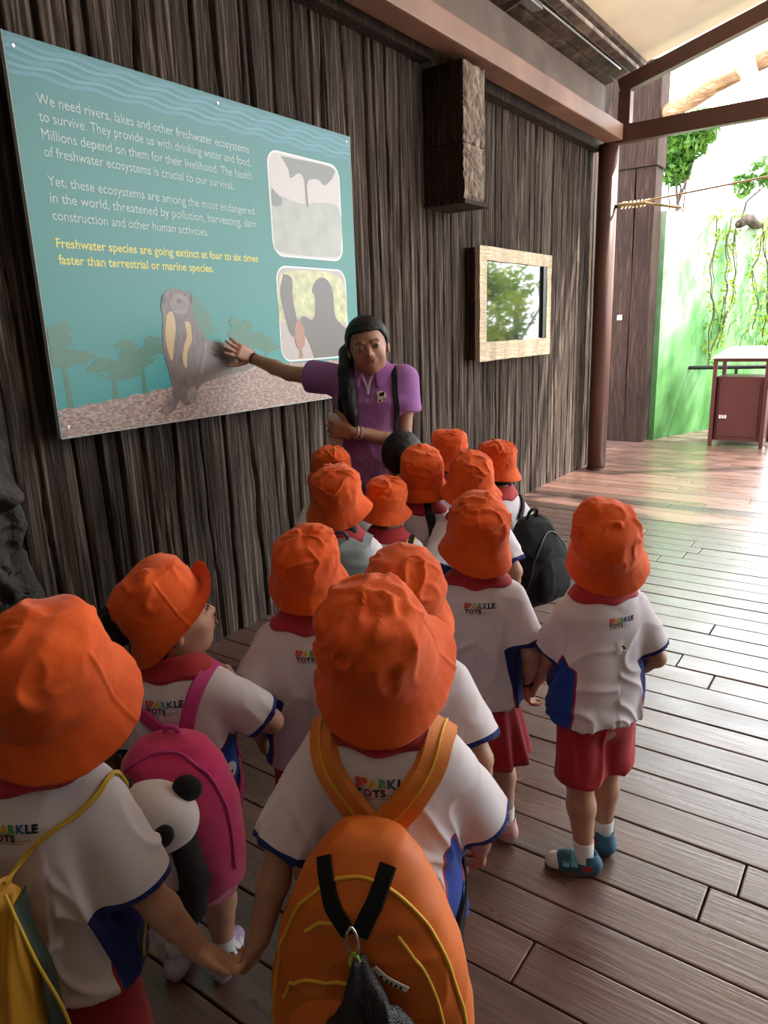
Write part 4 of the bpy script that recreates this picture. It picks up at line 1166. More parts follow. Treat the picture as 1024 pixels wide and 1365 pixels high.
def face_parts(root, hc, R, s, smile=0.0):
    g = lambda v: hc + R @ (np.asarray(v, float) * s)
    for sx in (-1, 1):
        bm = bmesh.new(); bmesh.ops.create_uvsphere(bm, u_segments=12, v_segments=8, radius=.0115 * s)
        V = [np.array(v.co) * [1, .55, .34] for v in bm.verts]; bm.verts.index_update(); Fa = [[v.index for v in f.verts] for f in bm.faces]; bm.free()
        V = [g((sx * .031, .0795, .001)) + R @ v for v in V]
        e = mesh_obj('eye', V, Fa, M_EYEW, root, smooth=True)
        mb = MB().tube([g((sx * .031, .082, .001)), g((sx * .031, .0868, .001))], .0048 * s, 12)
        mb.obj('iris', M_IRIS, e)
        pts = [g((sx * (.016 + .032 * t), .0855 - .016 * t * t, .0225 + .005 * math.sin(PI * t) - .004 * t)) for t in np.linspace(0, 1, 6)]
        MB().tube(pts, [.001, .0022, .0026, .0024, .0018, .0006], 6).obj('eyebrow', M_HAIR, root, smooth=True)
        pts = [g((sx * (.0195 + .024 * t), .0855 - .008 * abs(t - .35), .001 + .0065 * math.sin(PI * t))) for t in np.linspace(0, 1, 6)]
        MB().tube(pts, .0011, 5).obj('eyelash', M_HAIR, root)
    for zz, rr_ in ((-.0445, .0034), (-.0515, .0042)):
        pts = [g((x, .0905 - 6 * x * x, zz + smile * 9 * x * x + (.0015 * math.cos(x * 300) if rr_ < .004 else 0))) for x in np.linspace(-.02, .02, 9)]
        MB().tube(pts, [rr_ * s * q for q in (.3, .7, .95, 1, 1, 1, .95, .7, .3)], 8).obj('lip', M_LIP, root, smooth=True)

def hair_mesh(root, hc, R, s, h, style='short', extra=None, mat_=None):
    F = Field(hc - .17 * s - (0 if extra is None else .0), hc + .17 * s, h) if extra is None else Field(np.minimum(hc - .16 * s, extra[0]), np.maximum(hc + .16 * s, extra[1]), h)
    g = lambda v: hc + R @ (np.asarray(v, float) * s)
    lo, hi, f0 = ellip(g((0, -.012, .020)), A_(.083, .097, .090) * s, R)
    low = -.075 if style == 'short' else -.095
    def f(P):
        q = (P - hc) @ R / s
        d = f0(P)
        cutp = q[..., 1] - (.030 + .55 * np.clip(q[..., 2] - .02, -.03, .2) + .03 * (q[..., 2] > .055))
        lowc = low - q[..., 2] + 0.35 * np.clip(q[..., 1], -.02, .1)
        return np.maximum(np.maximum(d, cutp * .85 * s), lowc * s)
    F.add((lo, hi, f), 0)
    if style != 'short': F.add(ellip(g((0, -.055, -.045)), A_(.058, .036, .05) * s, R), .02)
    if extra is not None:
        for pr in extra[2]: F.add(pr, .012)
    V, Fa = F.mesh(1)
    N = vnormals(V, Fa)
    V = V + N * (0.0022 * s * vnoise(np.stack([V[:, 0] * 130, V[:, 1] * 130, V[:, 2] * 12], -1), 5))[:, None]
    return mesh_obj('hair', V, Fa, mat_ or M_HAIR, root, smooth=True)

# ---- shoes ------------------------------------------------------------
M_SOLE = mat('pale_rubber_sole', (0.42, 0.36, 0.33), 0.6); M_DSOLE = mat('brown_rubber_sole', (0.12, 0.075, 0.06), 0.6)
M_BLUESH = mat('blue_canvas', (0.02, 0.06, 0.11), 0.7, col2=(0.05, 0.16, 0.25), vs=30, bump=0.3, bs=300); M_STRAP = mat('light_blue_strap', (0.12, 0.42, 0.55), 0.6, bump=0.2, bs=300)
M_TOE = mat('white_rubber_toe', (0.68, 0.66, 0.62), 0.5); M_PINKSH = mat('pink_canvas', (0.62, 0.2, 0.3), 0.7, col2=(0.7, 0.55, 0.5), vs=40); M_LILAC = mat('lilac_canvas', (0.35, 0.22, 0.42), 0.7, col2=(0.55, 0.5, 0.6), vs=30)
M_LIMEST = mat('lime_stripe', (0.55, 0.65, 0.3), 0.6); M_REDST = mat('red_patch', (0.42, 0.03, 0.03), 0.6)
def shoe(root, foot, yaw, s, m_up, m_sole, m_strap, patch=None, toe=None, name='shoe'):
    """foot: ankle ground point, yaw of toe direction in local degrees (0 = +y)"""
    R = rotm(yaw); g = lambda v: np.asarray(foot) + R @ (np.asarray(v, float) * s)
    h = .0042
    F = Field(g((0, .04, .035)) - .125 * s, g((0, .04, .035)) + .125 * s, h)
    F.add(rcone(g((0, -.028, .030)), g((0, .05, .030)), .029 * s, .033 * s), .01)
    F.add(rcone(g((0, .05, .027)), g((.003, .085, .024)), .033 * s, .027 * s), .01)
    F.add(rcone(g((0, -.015, .03)), g((0, -.012, .062)), .031 * s, .030 * s), .012)
    F.cut(rcone(g((0, -.012, .07)), g((0, -.010, .11)), .023 * s, .03 * s), .003)
    F.d = np.maximum(F.d, -(F.ax[2] - .012 * s)[None, None, :].astype(np.float32)); F.d = np.maximum(F.d, (F.ax[2] - .072 * s)[None, None, :].astype(np.float32))
    V, Fa = F.mesh(1)
    sh = mesh_obj(name, V, Fa, m_up, root, smooth=True)
    # sole
    out = []
    for a in np.linspace(0, 2 * PI, 28, endpoint=False):
        yy_ = .034 + .082 * math.sin(a); ww = (.034 if math.sin(a) > 0 else .031) * math.cos(a)
        ww *= 1 - .12 * (abs(math.sin(a)) ** 6); out.append((ww, yy_))
    out = np.array(out)
    rings = [[g((x * sc, .034 + (yv - .034) * sc, z)) for x, yv in out] for sc, z in ((.97, 0), (1.0, .004), (1.0, .018), (.95, .021))]
    V, Fs = loft(rings, capa=True, capb=True)
    mesh_obj('sole', V, Fs, m_sole, sh)
    if toe is not None:
        F = Field(g((0, .09, .02)) - .05 * s, g((0, .09, .02)) + .05 * s, h)
        F.add(half(rcone(g((0, .055, .025)), g((.003, .087, .0235)), .034 * s, .0285 * s), g((0, .072, 0)), R @ A_(0, -1, 0)))
        F.d = np.maximum(F.d, -(F.ax[2] - .013 * s)[None, None, :].astype(np.float32))
        V, Fa = F.mesh(1); mesh_obj('toe_cap', V, Fa, toe, sh, smooth=True)
    if m_strap is not None:
        for yv in (.028, .052):
            rings = []
            for a in np.linspace(-1.25, 1.25, 9):
                hh = .062 - .35 * (yv - .028); 
                cx, cz = math.sin(a) * .0345, .028 + (hh - .026) * math.cos(a) * .98
                nx_, nz_ = math.sin(a), math.cos(a)
                rings.append([g((cx + nx_ * o, yv + dy, cz + nz_ * o)) for dy, o in ((-.009, .0), (-.009, .004), (.009, .004), (.009, .0))])
            V, Fs = loft(rings, capa=True, capb=True); mesh_obj('strap', V, Fs, m_strap, sh)
    if patch is not None:
        rings = [[g((sx_, yv, z)) for yv, z in ((-.03, .03), (.0, .024), (.0, .045), (-.03, .05))] for sx_ in (.0315, .0325)]
        for sg in (-1, 1):
            rg = [[g((sg * sx_, yv, z)) for yv, z in ((-.025, .028), (.005, .026), (.002, .042), (-.022, .046))] for sx_ in (.030, .0335)]
            V, Fs = loft(rg, capa=True, capb=True); mesh_obj('side_patch', V, Fs, patch, sh)
    return sh

# ---- shirt, collar, logo ---------------------------------------------
def bvh_of(V, F): return BVHTree.FromPolygons([tuple(v) for v in V], [tuple(f) for f in F.tolist()])

def make_shirt(root, J, h, m_, hemz, seed, prof, sl=0.62, slr=(.048, .054), wr=1.0, panel=True, cuffw=.013):
    """J: joints dict with lean, z0, SL/SR, EL/ER"""
    lo = A_(-.34, -.3, hemz - .02); hi = A_(.34, .3, prof[0][0] + .03)
    for a in 'LR':
        S, E_ = J['S' + a], J['E' + a]
        lo = np.minimum(lo, np.minimum(S, E_) - .08); hi = np.maximum(hi, np.maximum(S, E_) + .08)
    lo = np.maximum(lo, A_(-.45, -.45, 0)); hi = np.minimum(hi, A_(.45, .45, 2))
    F = Field(lo, hi, h)
    F.add(torso_loft(prof, J['lean'], J['z0']), 0)
    cuffs = []
    sc = J['s']
    for a in 'LR':
        S, E_ = J['S' + a], J['E' + a]; d = unit(E_ - S); Q = S + d * np.linalg.norm(E_ - S) * sl
        S0 = S - A_(S[0] * .04, 0, .002)
        F.add(half(rcone(S0, Q + d * .03, slr[0] * sc, slr[1] * sc * 1.06), Q, d), .02 * sc)
        cuffs.append((S, d, Q))
    for S, d, Q in cuffs: F.cut(rcone(Q + d * (slr[1] - .013) * sc * .8, Q + d * .09, (slr[1] - .013) * sc, (slr[1] - .013) * sc), 0)
    V, Fa = F.mesh(2)
    N = vnormals(V, Fa)
    # cloth folds: slanting ridges from the armpits, sag above the hem
    q = V * A_(13, 13, 6) + seed * 3.3
    warp = vnoise(V * 7 + seed, seed + 1)[:, None]
    f1 = np.clip(1 - np.abs(vnoise(q + warp * 1.2, seed + 2)) * 2.4, 0, 1) ** 2
    q2 = np.stack([V[:, 0] * 9 + V[:, 2] * 9 * np.sign(V[:, 0]), V[:, 1] * 12, V[:, 2] * 8], -1)
    f2 = np.clip(1 - np.abs(vnoise(q2 + warp, seed + 4)) * 2.2, 0, 1) ** 2
    lowm = np.clip((prof[0][0] - V[:, 2]) / (.25 * sc), 0.15, 1)
    amp = wr * sc * 1.25 * (0.0065 * f1 * lowm + 0.006 * f2 * lowm + 0.004 * vnoise(V * 9 + seed, seed) * lowm)
    hem = np.clip((V[:, 2] - hemz) / .03, 0, 1)
    V_new = V + N * (amp - .002)[:, None]
    V_new[:, 2] -= (1 - hem) * (0.004 * vnoise(V * A_(12, 12, 0), seed + 8))
    # masks, read on the unfolded cloth
    zr = V[:, 2]; y = V[:, 1] - J['lean'][1] * (zr - J['z0']); x = V[:, 0] - J['lean'][0] * (zr - J['z0'])
    ztop = J['SL'][2] - .07 * sc
    t = np.clip((ztop - zr) / (ztop - hemz), -.3, 1)
    hw = .072 * sc * np.where(t > 0, np.minimum(1, t * 3.2) ** .8, t * 3)
    pan = np.minimum(hw - np.abs(y - .01), (np.abs(x) - .06 * sc))
    cuf = np.full(len(V), -.05); seam = np.full(len(V), .05)
    for S, d, Q in cuffs:
        rel = V - S; tl = rel @ d; rad = np.linalg.norm(rel - tl[:, None] * d, axis=1)
        near = .085 * sc - rad
        cuf = np.maximum(cuf, np.minimum((V - Q) @ d + cuffw, near))
        pan = np.where((tl > 0.035 * sc) & (rad < .078 * sc), np.minimum(pan, rad - .074 * sc), pan)
        sd = np.where(rad < .1 * sc, (x * np.sign(S[0]) - (abs(S[0]) - .012 * sc)), .05)
        sd = np.where(zr > S[2] - .1 * sc, sd, .05)
        seam = np.where(np.abs(sd) < np.abs(seam), sd, seam)
    if not panel: pan[:] = -1
    V = V_new
    o = mesh_obj('shirt', V, Fa, m_, root, smooth=True, attrs={'panel': pan, 'cuff': cuf, 'seam': seam})
    return o, V, Fa

def collar(root, J, bv, nb, m_, w=1.0, open_=0.28, h0=.016, spread=.029, pt=.02):
    """flat fold-over collar round the neck base nb"""
    s = J['s']; rings = []
    nn = 56
    ths = np.linspace(-PI / 2 + PI + open_ - PI, PI / 2 + PI - open_ + 0, nn)  # placeholder, replaced below
    ths = np.linspace(math.radians(90) + open_, math.radians(450) - open_, nn)
    prof = [(-.002, -.010), (.0, .010), (.003, h0), (.008, h0 + .002), (.011, h0 - .003), (.018, None), (spread, None), (spread + .003, -1)]
    for th in ths:
        c_, s_ = math.cos(th), math.sin(th)
        fr = np.clip((s_ - .2) / .8, 0, 1)         # front points get longer
        ring = []
        base = nb + A_(c_ * .047 * s, s_ * .043 * s, 0)
        for k, (dr, dz) in enumerate(prof):
            drr = dr * w * (.62 + 1.0 * fr + .95 * c_ ** 4)
            P = base + A_(c_ * drr * s, s_ * drr * s, 0)
            if dz is not None and dz > -.5: P[2] = nb[2] + dz * s
            else:
                hit = bv.ray_cast(Vector((P[0], P[1], nb[2] + .15)), Vector((0, 0, -1)), .5)
                zz = hit[0].z if hit[0] is not None else nb[2] - .03
                P[2] = max(min(zz, nb[2] + .01), nb[2] - .075 * s) + (.0075 if dz is None else .001) * s
            ring.append(P)
        rings.append(ring)
    R = np.array(rings)
    # drop relative to neighbours so the fold stays smooth
    for k in (5, 6, 7):
        z = R[:, k, 2].copy()
        for _ in range(3): z[1:-1] = (z[:-2] + z[1:-1] * 2 + z[2:]) / 4
        R[:, k, 2] = z
    V, F = loft(R, closed=False)
    o = mesh_obj('collar', V, F, m_, root, smooth=True)
    sm = o.modifiers.new('s', 'SOLIDIFY'); sm.thickness = .004 * s; sm.offset = 0
    return o

RB = [(0.62, 0.03, 0.02), (0.66, 0.1, 0.02), (0.62, 0.42, 0.04), (0.08, 0.36, 0.16), (0.02, 0.12, 0.34), (0.012, 0.02, 0.05), (0.012, 0.012, 0.02)]
M_RB = [mat('logo_colour', c, 0.8) for c in RB] + [mat('logo_dark', (0.03, 0.02, 0.022), 0.8), mat('logo_plum', (0.25, 0.03, 0.07), 0.8)]
def logo(root, shirt, bv, cx, cz, w, yaw=0.0):
    """coloured wordmark printed on the back; cx, cz centre of the upper word in local x, z; w its width"""
    items = []
    def word(txt, x0, z0, size, bold, cols, adv=.04):
        x = x0
        for ch, c in zip(txt, cols):
            if ch == ' ': x += size * .3; continue
            V, F = glyph(ch, bold)
            a, b = V[:, 0].min(), V[:, 0].max()
            items.append((np.stack([(V[:, 0] - a) * size + x, V[:, 1] * size + z0], 1), F, c)); x += (b - a + adv) * size
        return x
    e = word('SPARKLE', 0, 0, 1.0, .05, range(7), .01)
    e2 = word('TOTS', .05, -.78, .86, .045, (7, 8, 7, 7), .03)
    word('PRESCHOOL', e2 + .05, -.78, .24, .0, [7] * 9, .05)
    word('BY COMMUNITY FOUNDATION', .3, -1.05, .2, .0, [7] * 23, .04)
    k = w / e
    mb = MB()
    for V, F, c in items:
        pts = []
        for u, v in V:
            x = cx + (u - e / 2) * k; z = cz + v * k
            hit = bv.ray_cast(Vector((x, -.6, z)), Vector((0, 1, 0)), 1.0)
            if hit[0] is None: pts.append(Vector((x, -.1, z)))
            else: pts.append(hit[0] + hit[1] * .0016)
        # x runs to the right seen from behind: local +x is the wearer's right -> matches the viewer's right
        mb.add(pts, F, c)
    return mb.obj('logo', None, shirt, mats=M_RB)
M_STICK = mat('clear_sticker', (0.74, 0.7, 0.69), 0.3); M_STICKM = mat('sticker_mark', (0.12, 0.04, 0.03), 0.6)
def sticker(root, shirt, bv, cx, cz, w=.036, ang=-35):
    def pj(x, z, o):
        hit = bv.ray_cast(Vector((x, -.6, z)), Vector((0, 1, 0)), 1.0)
        return (hit[0] + hit[1] * o) if hit[0] is not None else Vector((x, -.12, z))
    n = 5
    g = [[pj(cx + (i / (n - 1) - .5) * w, cz + (j / (n - 1) - .5) * w * 1.1, .0022) for i in range(n)] for j in range(n)]
    V, F = loft(g, closed=False); st = mesh_obj('sticker', V, F, M_STICK, shirt)
    a = math.radians(ang); pts = []
    V = [pj(cx, cz, .0032)]
    for k in range(10):
        t = 2 * PI * k / 10; u, v = math.cos(t) * w * .26 * (1 + .2 * math.sin(3 * t)), math.sin(t) * w * .11
        V.append(pj(cx + u * math.cos(a) - v * math.sin(a), cz + u * math.sin(a) + v * math.cos(a), .0032))
    mesh_obj('sticker_mark', V, [(0, 1 + k, 1 + (k + 1) % 10) for k in range(10)], M_STICKM, shirt)
# ---- bodies -----------------------------------------------------------
def limb(F, pts, rs, k):
    for a, b, ra, rb in zip(pts[:-1], pts[1:], rs[:-1], rs[1:]): F.add(rcone(a, b, ra, rb), k)

def build_body(root, J, h, skin, legs_visible=True, adult=False, name='body'):
    s = J['s']; pts = [J['hc'], J['neck'], J['hipL'], J['hipR'], J['ankL'], J['ankR'], J['SL'], J['SR'], J['EL'], J['ER'], J['WL'], J['WR'], J['WL'] + J['dL'] * .12 * J['hs'], J['WR'] + J['dR'] * .12 * J['hs']]
    P = np.array(pts); lo = P.min(0) - .14 * s; hi = P.max(0) + .14 * s; lo[2] = 0; hi[2] = J['hc'][2] + .115 * J['heads']
    F = Field(lo, hi, h)
    sh = (J['SL'] + J['SR']) / 2; hip = (J['hipL'] + J['hipR']) / 2
    ch = sh * .62 + hip * .38; wa = sh * .3 + hip * .7
    b = J['bulk']
    F.add(ellip(sh * .86 + hip * .14, A_(.105 * b, .07 * b, .085) * s), .03)
    F.add(ellip(ch, A_(.1 * b, .072 * b, .1) * s), .04); F.add(ellip(wa, A_(.093 * b, .07 * b, .09) * s), .04)
    F.add(ellip(hip, A_(.1 * b, .075 * b, .075) * s), .04)
    limb(F, [J['SL'] * .93 + J['SR'] * .07, J['SL'] * .07 + J['SR'] * .93], [.036 * s, .036 * s], .015)
    limb(F, [J['neck'] - A_(0, 0, .02 * s), J['hc'] + A_(0, -.012, -.045) * s], [.040 * J['nk'] * s, .037 * J['nk'] * s], .02)
    for a in 'LR':
        S, E_, W = J['S' + a], J['E' + a], J['W' + a]
        limb(F, [S, S * .5 + E_ * .5, E_, E_ * .62 + W * .38, W], [.035 * s * J['ar'], .031 * s * J['ar'], .0265 * s * J['ar'], .027 * s * J['ar'], .0185 * s * J['ar']], .012)
        add_hand(F, W, J['d' + a], J['n' + a], J['hs'], J['ts' + a], J['curl' + a])
        H, K, An = J['hip' + a], J['kn' + a], J['ank' + a]
        limb(F, [H, H * .5 + K * .5, K, K * .65 + An * .35, An], [.062 * s, .05 * s, .038 * s, .04 * s, .024 * s], .015)
        yawf = J['fy' + a]; R = rotm(yawf)
        F.add(rcone(An - A_(0, 0, .02 * s), A_(An[0], An[1], .026 * s) + R @ A_(0, .07, 0) * s, .024 * s, .018 * s), .01)
        F.add(ellip(A_(An[0], An[1], .028 * s) - R @ A_(0, .02, 0) * s, A_(.02, .022, .026) * s), .01)
    add_head(F, J['hc'], J['Rh'], J['heads'], adult)
    V, Fa = F.mesh(1)
    return mesh_obj(name, V, Fa, skin, root, smooth=True)

def skirt(root, J, z0, z1, a0, a1, m_, seed, pleats=13, amp=.012, shift=(0, 0)):
    n = 104; rings = []
    for i in range(15):
        t = i / 14; z = z0 + (z1 - z0) * t; a = a0 + (a1 - a0) * t ** .8
        row = []
        for k in range(n):
            th = 2 * PI * k / n
            fold = amp * t * (math.sin(pleats * th + seed) * .8 + .45 * math.sin((pleats // 2) * th + 2 * seed + t * 2))
            r = a + fold
            row.append((r * math.cos(th) + shift[0] * t, r * .78 * math.sin(th) + shift[1] * t, z + .006 * t * math.sin(3 * th + seed)))
        rings.append(row)
    rings += [[(x * .97, y * .97, z) for x, y, z in r] for r in rings[::-1]]
    V, F = loft(rings)
    return mesh_obj('skirt', V, np.array(F)[:, ::-1], m_, root, smooth=True)

def shorts(root, J, h, zb, m_, seed, s):
    F = Field((-.22 * s, -.2 * s, zb - .02), (.22 * s, .2 * s, J['hipL'][2] + .1 * s), h)
    hip = (J['hipL'] + J['hipR']) / 2
    F.add(ellip(hip + A_(0, 0, .01), A_(.106, .078, .09) * s), .02)
    for a in 'LR':
        H, K = J['hip' + a], J['kn' + a]; d = unit(K - H)
        t = (H[2] - zb) / max(H[2] - K[2], .01); Q = H + (K - H) * t
        F.add(half(rcone(H, Q + d * .03, .066 * s, .074 * s), Q, (0, 0, -1)), .02)
    for a in 'LR':
        H, K = J['hip' + a], J['kn' + a]; d = unit(K - H); t = (H[2] - zb) / max(H[2] - K[2], .01); Q = H + (K - H) * t
        F.cut(rcone(Q - d * .015, Q + d * .06, .060 * s, .060 * s), 0)
    V, Fa = F.mesh(1); N = vnormals(V, Fa)
    f = np.clip(1 - np.abs(vnoise(V * A_(14, 14, 5) + seed, seed)) * 2.3, 0, 1) ** 2
    V = V + N * ((.009 * f - .003) * np.clip((J['hipL'][2] + .05 - V[:, 2]) / .1, 0, 1))[:, None]
    return mesh_obj('shorts', V, Fa, m_, root, smooth=True)

SHIRT_PROF = [(.868, 0, -.004, .050, .047), (.852, 0, -.006, .080, .058), (.828, 0, -.004, .097, .072), (.79, 0, 0, .117, .086), (.70, 0, .004, .123, .090), (.60, 0, .008, .125, .093), (.50, 0, .008, .130, .095), (.42, 0, .006, .135, .098)]

def child(label, hat, zh, yaw, hw=.22, head=(0, 12, 0), hatrot=None, L=None, R=None, bottom='shorts', skin=None, h=.005, seed=1, lean=(0, 0), feet=((0, 0), (0, 0)), footpos=None,
          hairstyle='short', hairextra=None, hatflip=0, hatfdir=90, shoes='blue', logo_w=.085, stick=False, has_hat=True, hem=.465, hatoff=(0, -.004, 0.018), sockh=.10, collar_on=True, soft=1.0, logo_on=True, logo_x=.012, shift=(0, 0), sleeve=.8, legsb=None):
    """hat: world xy of the head centre"""
    s = (zh - .015) / .95
    root = empty('person', (hat[0], hat[1], 0), math.radians(yaw), label, 'person', 'preschool children listening to the guide')
    Rl = rotm(-yaw); w2l = lambda p: Rl @ (np.asarray(p, float) - A_(hat[0], hat[1], 0)); v2l = lambda v: Rl @ np.asarray(v, float)
    J = dict(s=s, z0=.45 * s, lean=lean, bulk=1.0, nk=1.0, ar=1.0, hs=.92 * s, heads=s)
    off = A_(lean[0], lean[1], 0)
    hc = A_(0, 0, .95 * s)
    base = hc - off * (.5 * s) - A_(0, .012, 0)       # pelvis reference on the ground line
    base[2] = 0; base = base + Rl @ A_(shift[0], shift[1], 0)
    at_ = lambda x, y, z: base + A_(x * s, y * s, z * s) + off * max(z * s - .45 * s, 0)
    J['hc'] = hc; J['neck'] = at_(0, -.012, .857)
    for a, sx in (('L', -1), ('R', 1)):
        J['S' + a] = at_(sx * .097, -.004, .790)
        J['hip' + a] = at_(sx * .052, 0, .46)
        fx, fy = (footpos[0 if a == 'L' else 1] if footpos else (sx * .06, 0))
        J['ank' + a] = base + A_(fx * s, (fy - .015) * s, .065 * s)
        J['kn' + a] = (J['hip' + a] + J['ank' + a]) / 2 + A_(0, .012 * s, .01 * s)
        J['fy' + a] = feet[0 if a == 'L' else 1][0]
    for a, arm, sx in (('L', L, -1), ('R', R, 1)):
        arm = arm or {}
        T = w2l(arm['world']) if 'world' in arm else base + A_(*arm.get('t', (sx * .155, .03, .50))) * s
        hint = arm.get('hint', (sx * .4, -1, 0))
        J['E' + a], J['W' + a] = ik(J['S' + a], T, .176 * s, .164 * s, hint)
        d = v2l(arm['dw']) if 'dw' in arm else arm.get('d', unit(J['W' + a] - J['E' + a]))
        n = v2l(arm['nw']) if 'nw' in arm else arm.get('n', (-sx, 0, 0))
        J['d' + a] = unit(d); J['n' + a] = np.asarray(n, float)
        # thumb side: make it point forward / up
        t = np.cross(unit(d), unit(np.asarray(n, float))); th = v2l(arm['tw']) if 'tw' in arm else A_(0, 1, .3)
        J['ts' + a] = 1 if t @ th > 0 else -1
        J['curl' + a] = arm.get('curl', .35)
    Rh = rotm(*head); J['Rh'] = Rh
    skin = skin or M_SKIN
    bodyo = build_body(root, J, h, skin)
    face_parts(root, hc, Rh, s)
    hairo = hair_mesh(root, hc, Rh, s, max(h, .005), hairstyle, hairextra(hc, Rh, s) if hairextra else None)
    prof = [(z * s, base[0] + off[0] * 0, base[1] + y, a * s, b * s) for z, x, y, a, b in SHIRT_PROF if z >= hem] + [(hem * s, base[0], base[1] + .006, .135 * s, .098 * s)]
    prof = sorted(set(prof), reverse=True)
    so, SV, SF = make_shirt(root, J, h, M_SHIRT, hem * s, seed, prof, sl=sleeve)
    bv = bvh_of(SV, SF)
    if collar_on: collar(root, J, bv, J['neck'] + A_(0, 0, .008) * s, M_RED)
    if logo_on: logo(root, so, bv, base[0] + logo_x, .782 * s, logo_w * s)
    if stick: sticker(root, so, bv, base[0] + (.012 if stick is True else stick), .708 * s)
    if bottom == 'shorts': shorts(root, J, h, .29 * s, M_REDS, seed, s)
    else: skirt(root, J, .49 * s, .285 * s, .104 * s, .155 * s, M_REDS, seed, shift=(base[0], base[1]))
    up, sole, st, patch, toe = dict(blue=(M_BLUESH, M_DSOLE, M_STRAP, M_REDST, M_TOE), pink=(M_PINKSH, M_SOLE, M_LIMEST, M_TOE, None), lilac=(M_LILAC, M_SOLE, M_TOE, None, None), dark=(M_BLACK, M_DSOLE, None, None, None))[shoes]
    for a in 'LR':
        An = J['ank' + a]; K = J['kn' + a]
        shoe(root, A_(An[0], An[1], 0), J['fy' + a], s * .95, up, sole, st, patch, toe)
        q = An + (K - An) * (sockh * s - .065 * s) / max(K[2] - An[2], .01)
        mb = MB(); c0 = A_(An[0], An[1], .045 * s)
        V, Fq = loft([[c + A_(math.cos(t) * r, math.sin(t) * r, 0) for t in np.linspace(0, 2 * PI, 16, endpoint=False)] for c, r in ((c0, .030 * s), (An, .0275 * s), (q, .0305 * s), (q + A_(0, 0, .003), .030 * s), (q + A_(0, 0, .002), .026 * s))])
        mesh_obj('sock', V, Fq, M_SOCK, root, smooth=True)
    if has_hat:
        HR = rotm(*(hatrot or head))
        hcn = hc + Rh @ (A_(*hatoff) * s)
        hat_clamp(hairo, hcn, HR, hw, .009); hat_clamp(bodyo, hcn, HR, hw, .013)
        hat_mesh('bucket_hat', root, hcn, HR, hw, seed, flip=hatflip, flipdir=hatfdir, soft=soft)
    return dict(root=root, J=J, bv=bv, SV=SV, SF=SF, base=base, s=s, yaw=yaw, hat=hat, shirt=so, at=at_, hc=hc)

def companion(name, K, label, cat, group=None):
    """a carried thing standing in the wearer's frame"""
    return empty(name, (K['hat'][0], K['hat'][1], 0), math.radians(K['yaw']), label, cat, group)

def ribbon(bv, path, w, th, off, name, m_, parent, n=10, flat=None, smooth=False):
    """webbing laid over a body surface along path"""
    C_ = catmull(path, n); rings = []
    Q = []; Nn = []
    for p in C_:
        loc, nr, _, _ = bv.find_nearest(Vector(p))
        if nr.dot(Vector(p) - loc) < 0 and (Vector(p) - loc).length > .01: pass
        Q.append(np.array(loc) + np.array(nr) * off); Nn.append(np.array(nr))
    Q = np.array(Q); Nn = np.array(Nn)
    for _ in range(4):
        Q[1:-1] = (Q[:-2] + 2 * Q[1:-1] + Q[2:]) / 4; Nn[1:-1] = (Nn[:-2] + 2 * Nn[1:-1] + Nn[2:]) / 4
    for i in range(len(Q)):
        t = unit(Q[min(i + 1, len(Q) - 1)] - Q[max(i - 1, 0)]); nr = unit(Nn[i]); sd = unit(np.cross(t, nr))
        ww = w if not hasattr(w, '__len__') else np.interp(i / (len(Q) - 1), np.linspace(0, 1, len(w)), w)
        rings.append([Q[i] - sd * ww / 2, Q[i] - sd * ww * .42 + nr * th, Q[i] + sd * ww * .42 + nr * th, Q[i] + sd * ww / 2])
    V, F = loft(rings, capa=True, capb=True)
    return mesh_obj(name, V, F, m_, parent, smooth=smooth)

def solid(name, prims, lo, hi, h, m_, parent, k=.02, wr=0.0, seed=0, cuts=(), relax=2, smooth=True, fn=None):
    F = Field(lo, hi, h)
    for p in prims: F.add(p, k)
    for p in cuts: F.cut(p, .004)
    V, Fa = F.mesh(relax)
    if wr:
        N = vnormals(V, Fa)
        q = V * 12 + seed
        f = np.clip(1 - np.abs(vnoise(q, seed)) * 2.3, 0, 1) ** 2
        V = V + N * (wr * (f + .5 * vnoise(q * 1.7, seed + 3)))[:, None]
    if fn is not None: V = fn(V)
    return mesh_obj(name, V, Fa, m_, parent, smooth=smooth), V, Fa

# ================================================================== the children
HD_AD = A_(-.812, .638, .43)          # where A and D hold hands
HD_FG = A_(-.785, 1.80, .42)         # where F and G hold hands

# helper hairstyles
def pigtail(pts_local, r):
    def fn(hc, R, s):
        P = [hc + R @ (np.array(p) * s) for p in pts_local]
        prs = [rcone(P[i], P[i + 1], r[i] * s, r[i + 1] * s) for i in range(len(P) - 1)]
        Q = np.array(P); return Q.min(0) - max(r) * s, Q.max(0) + max(r) * s, prs
    return fn

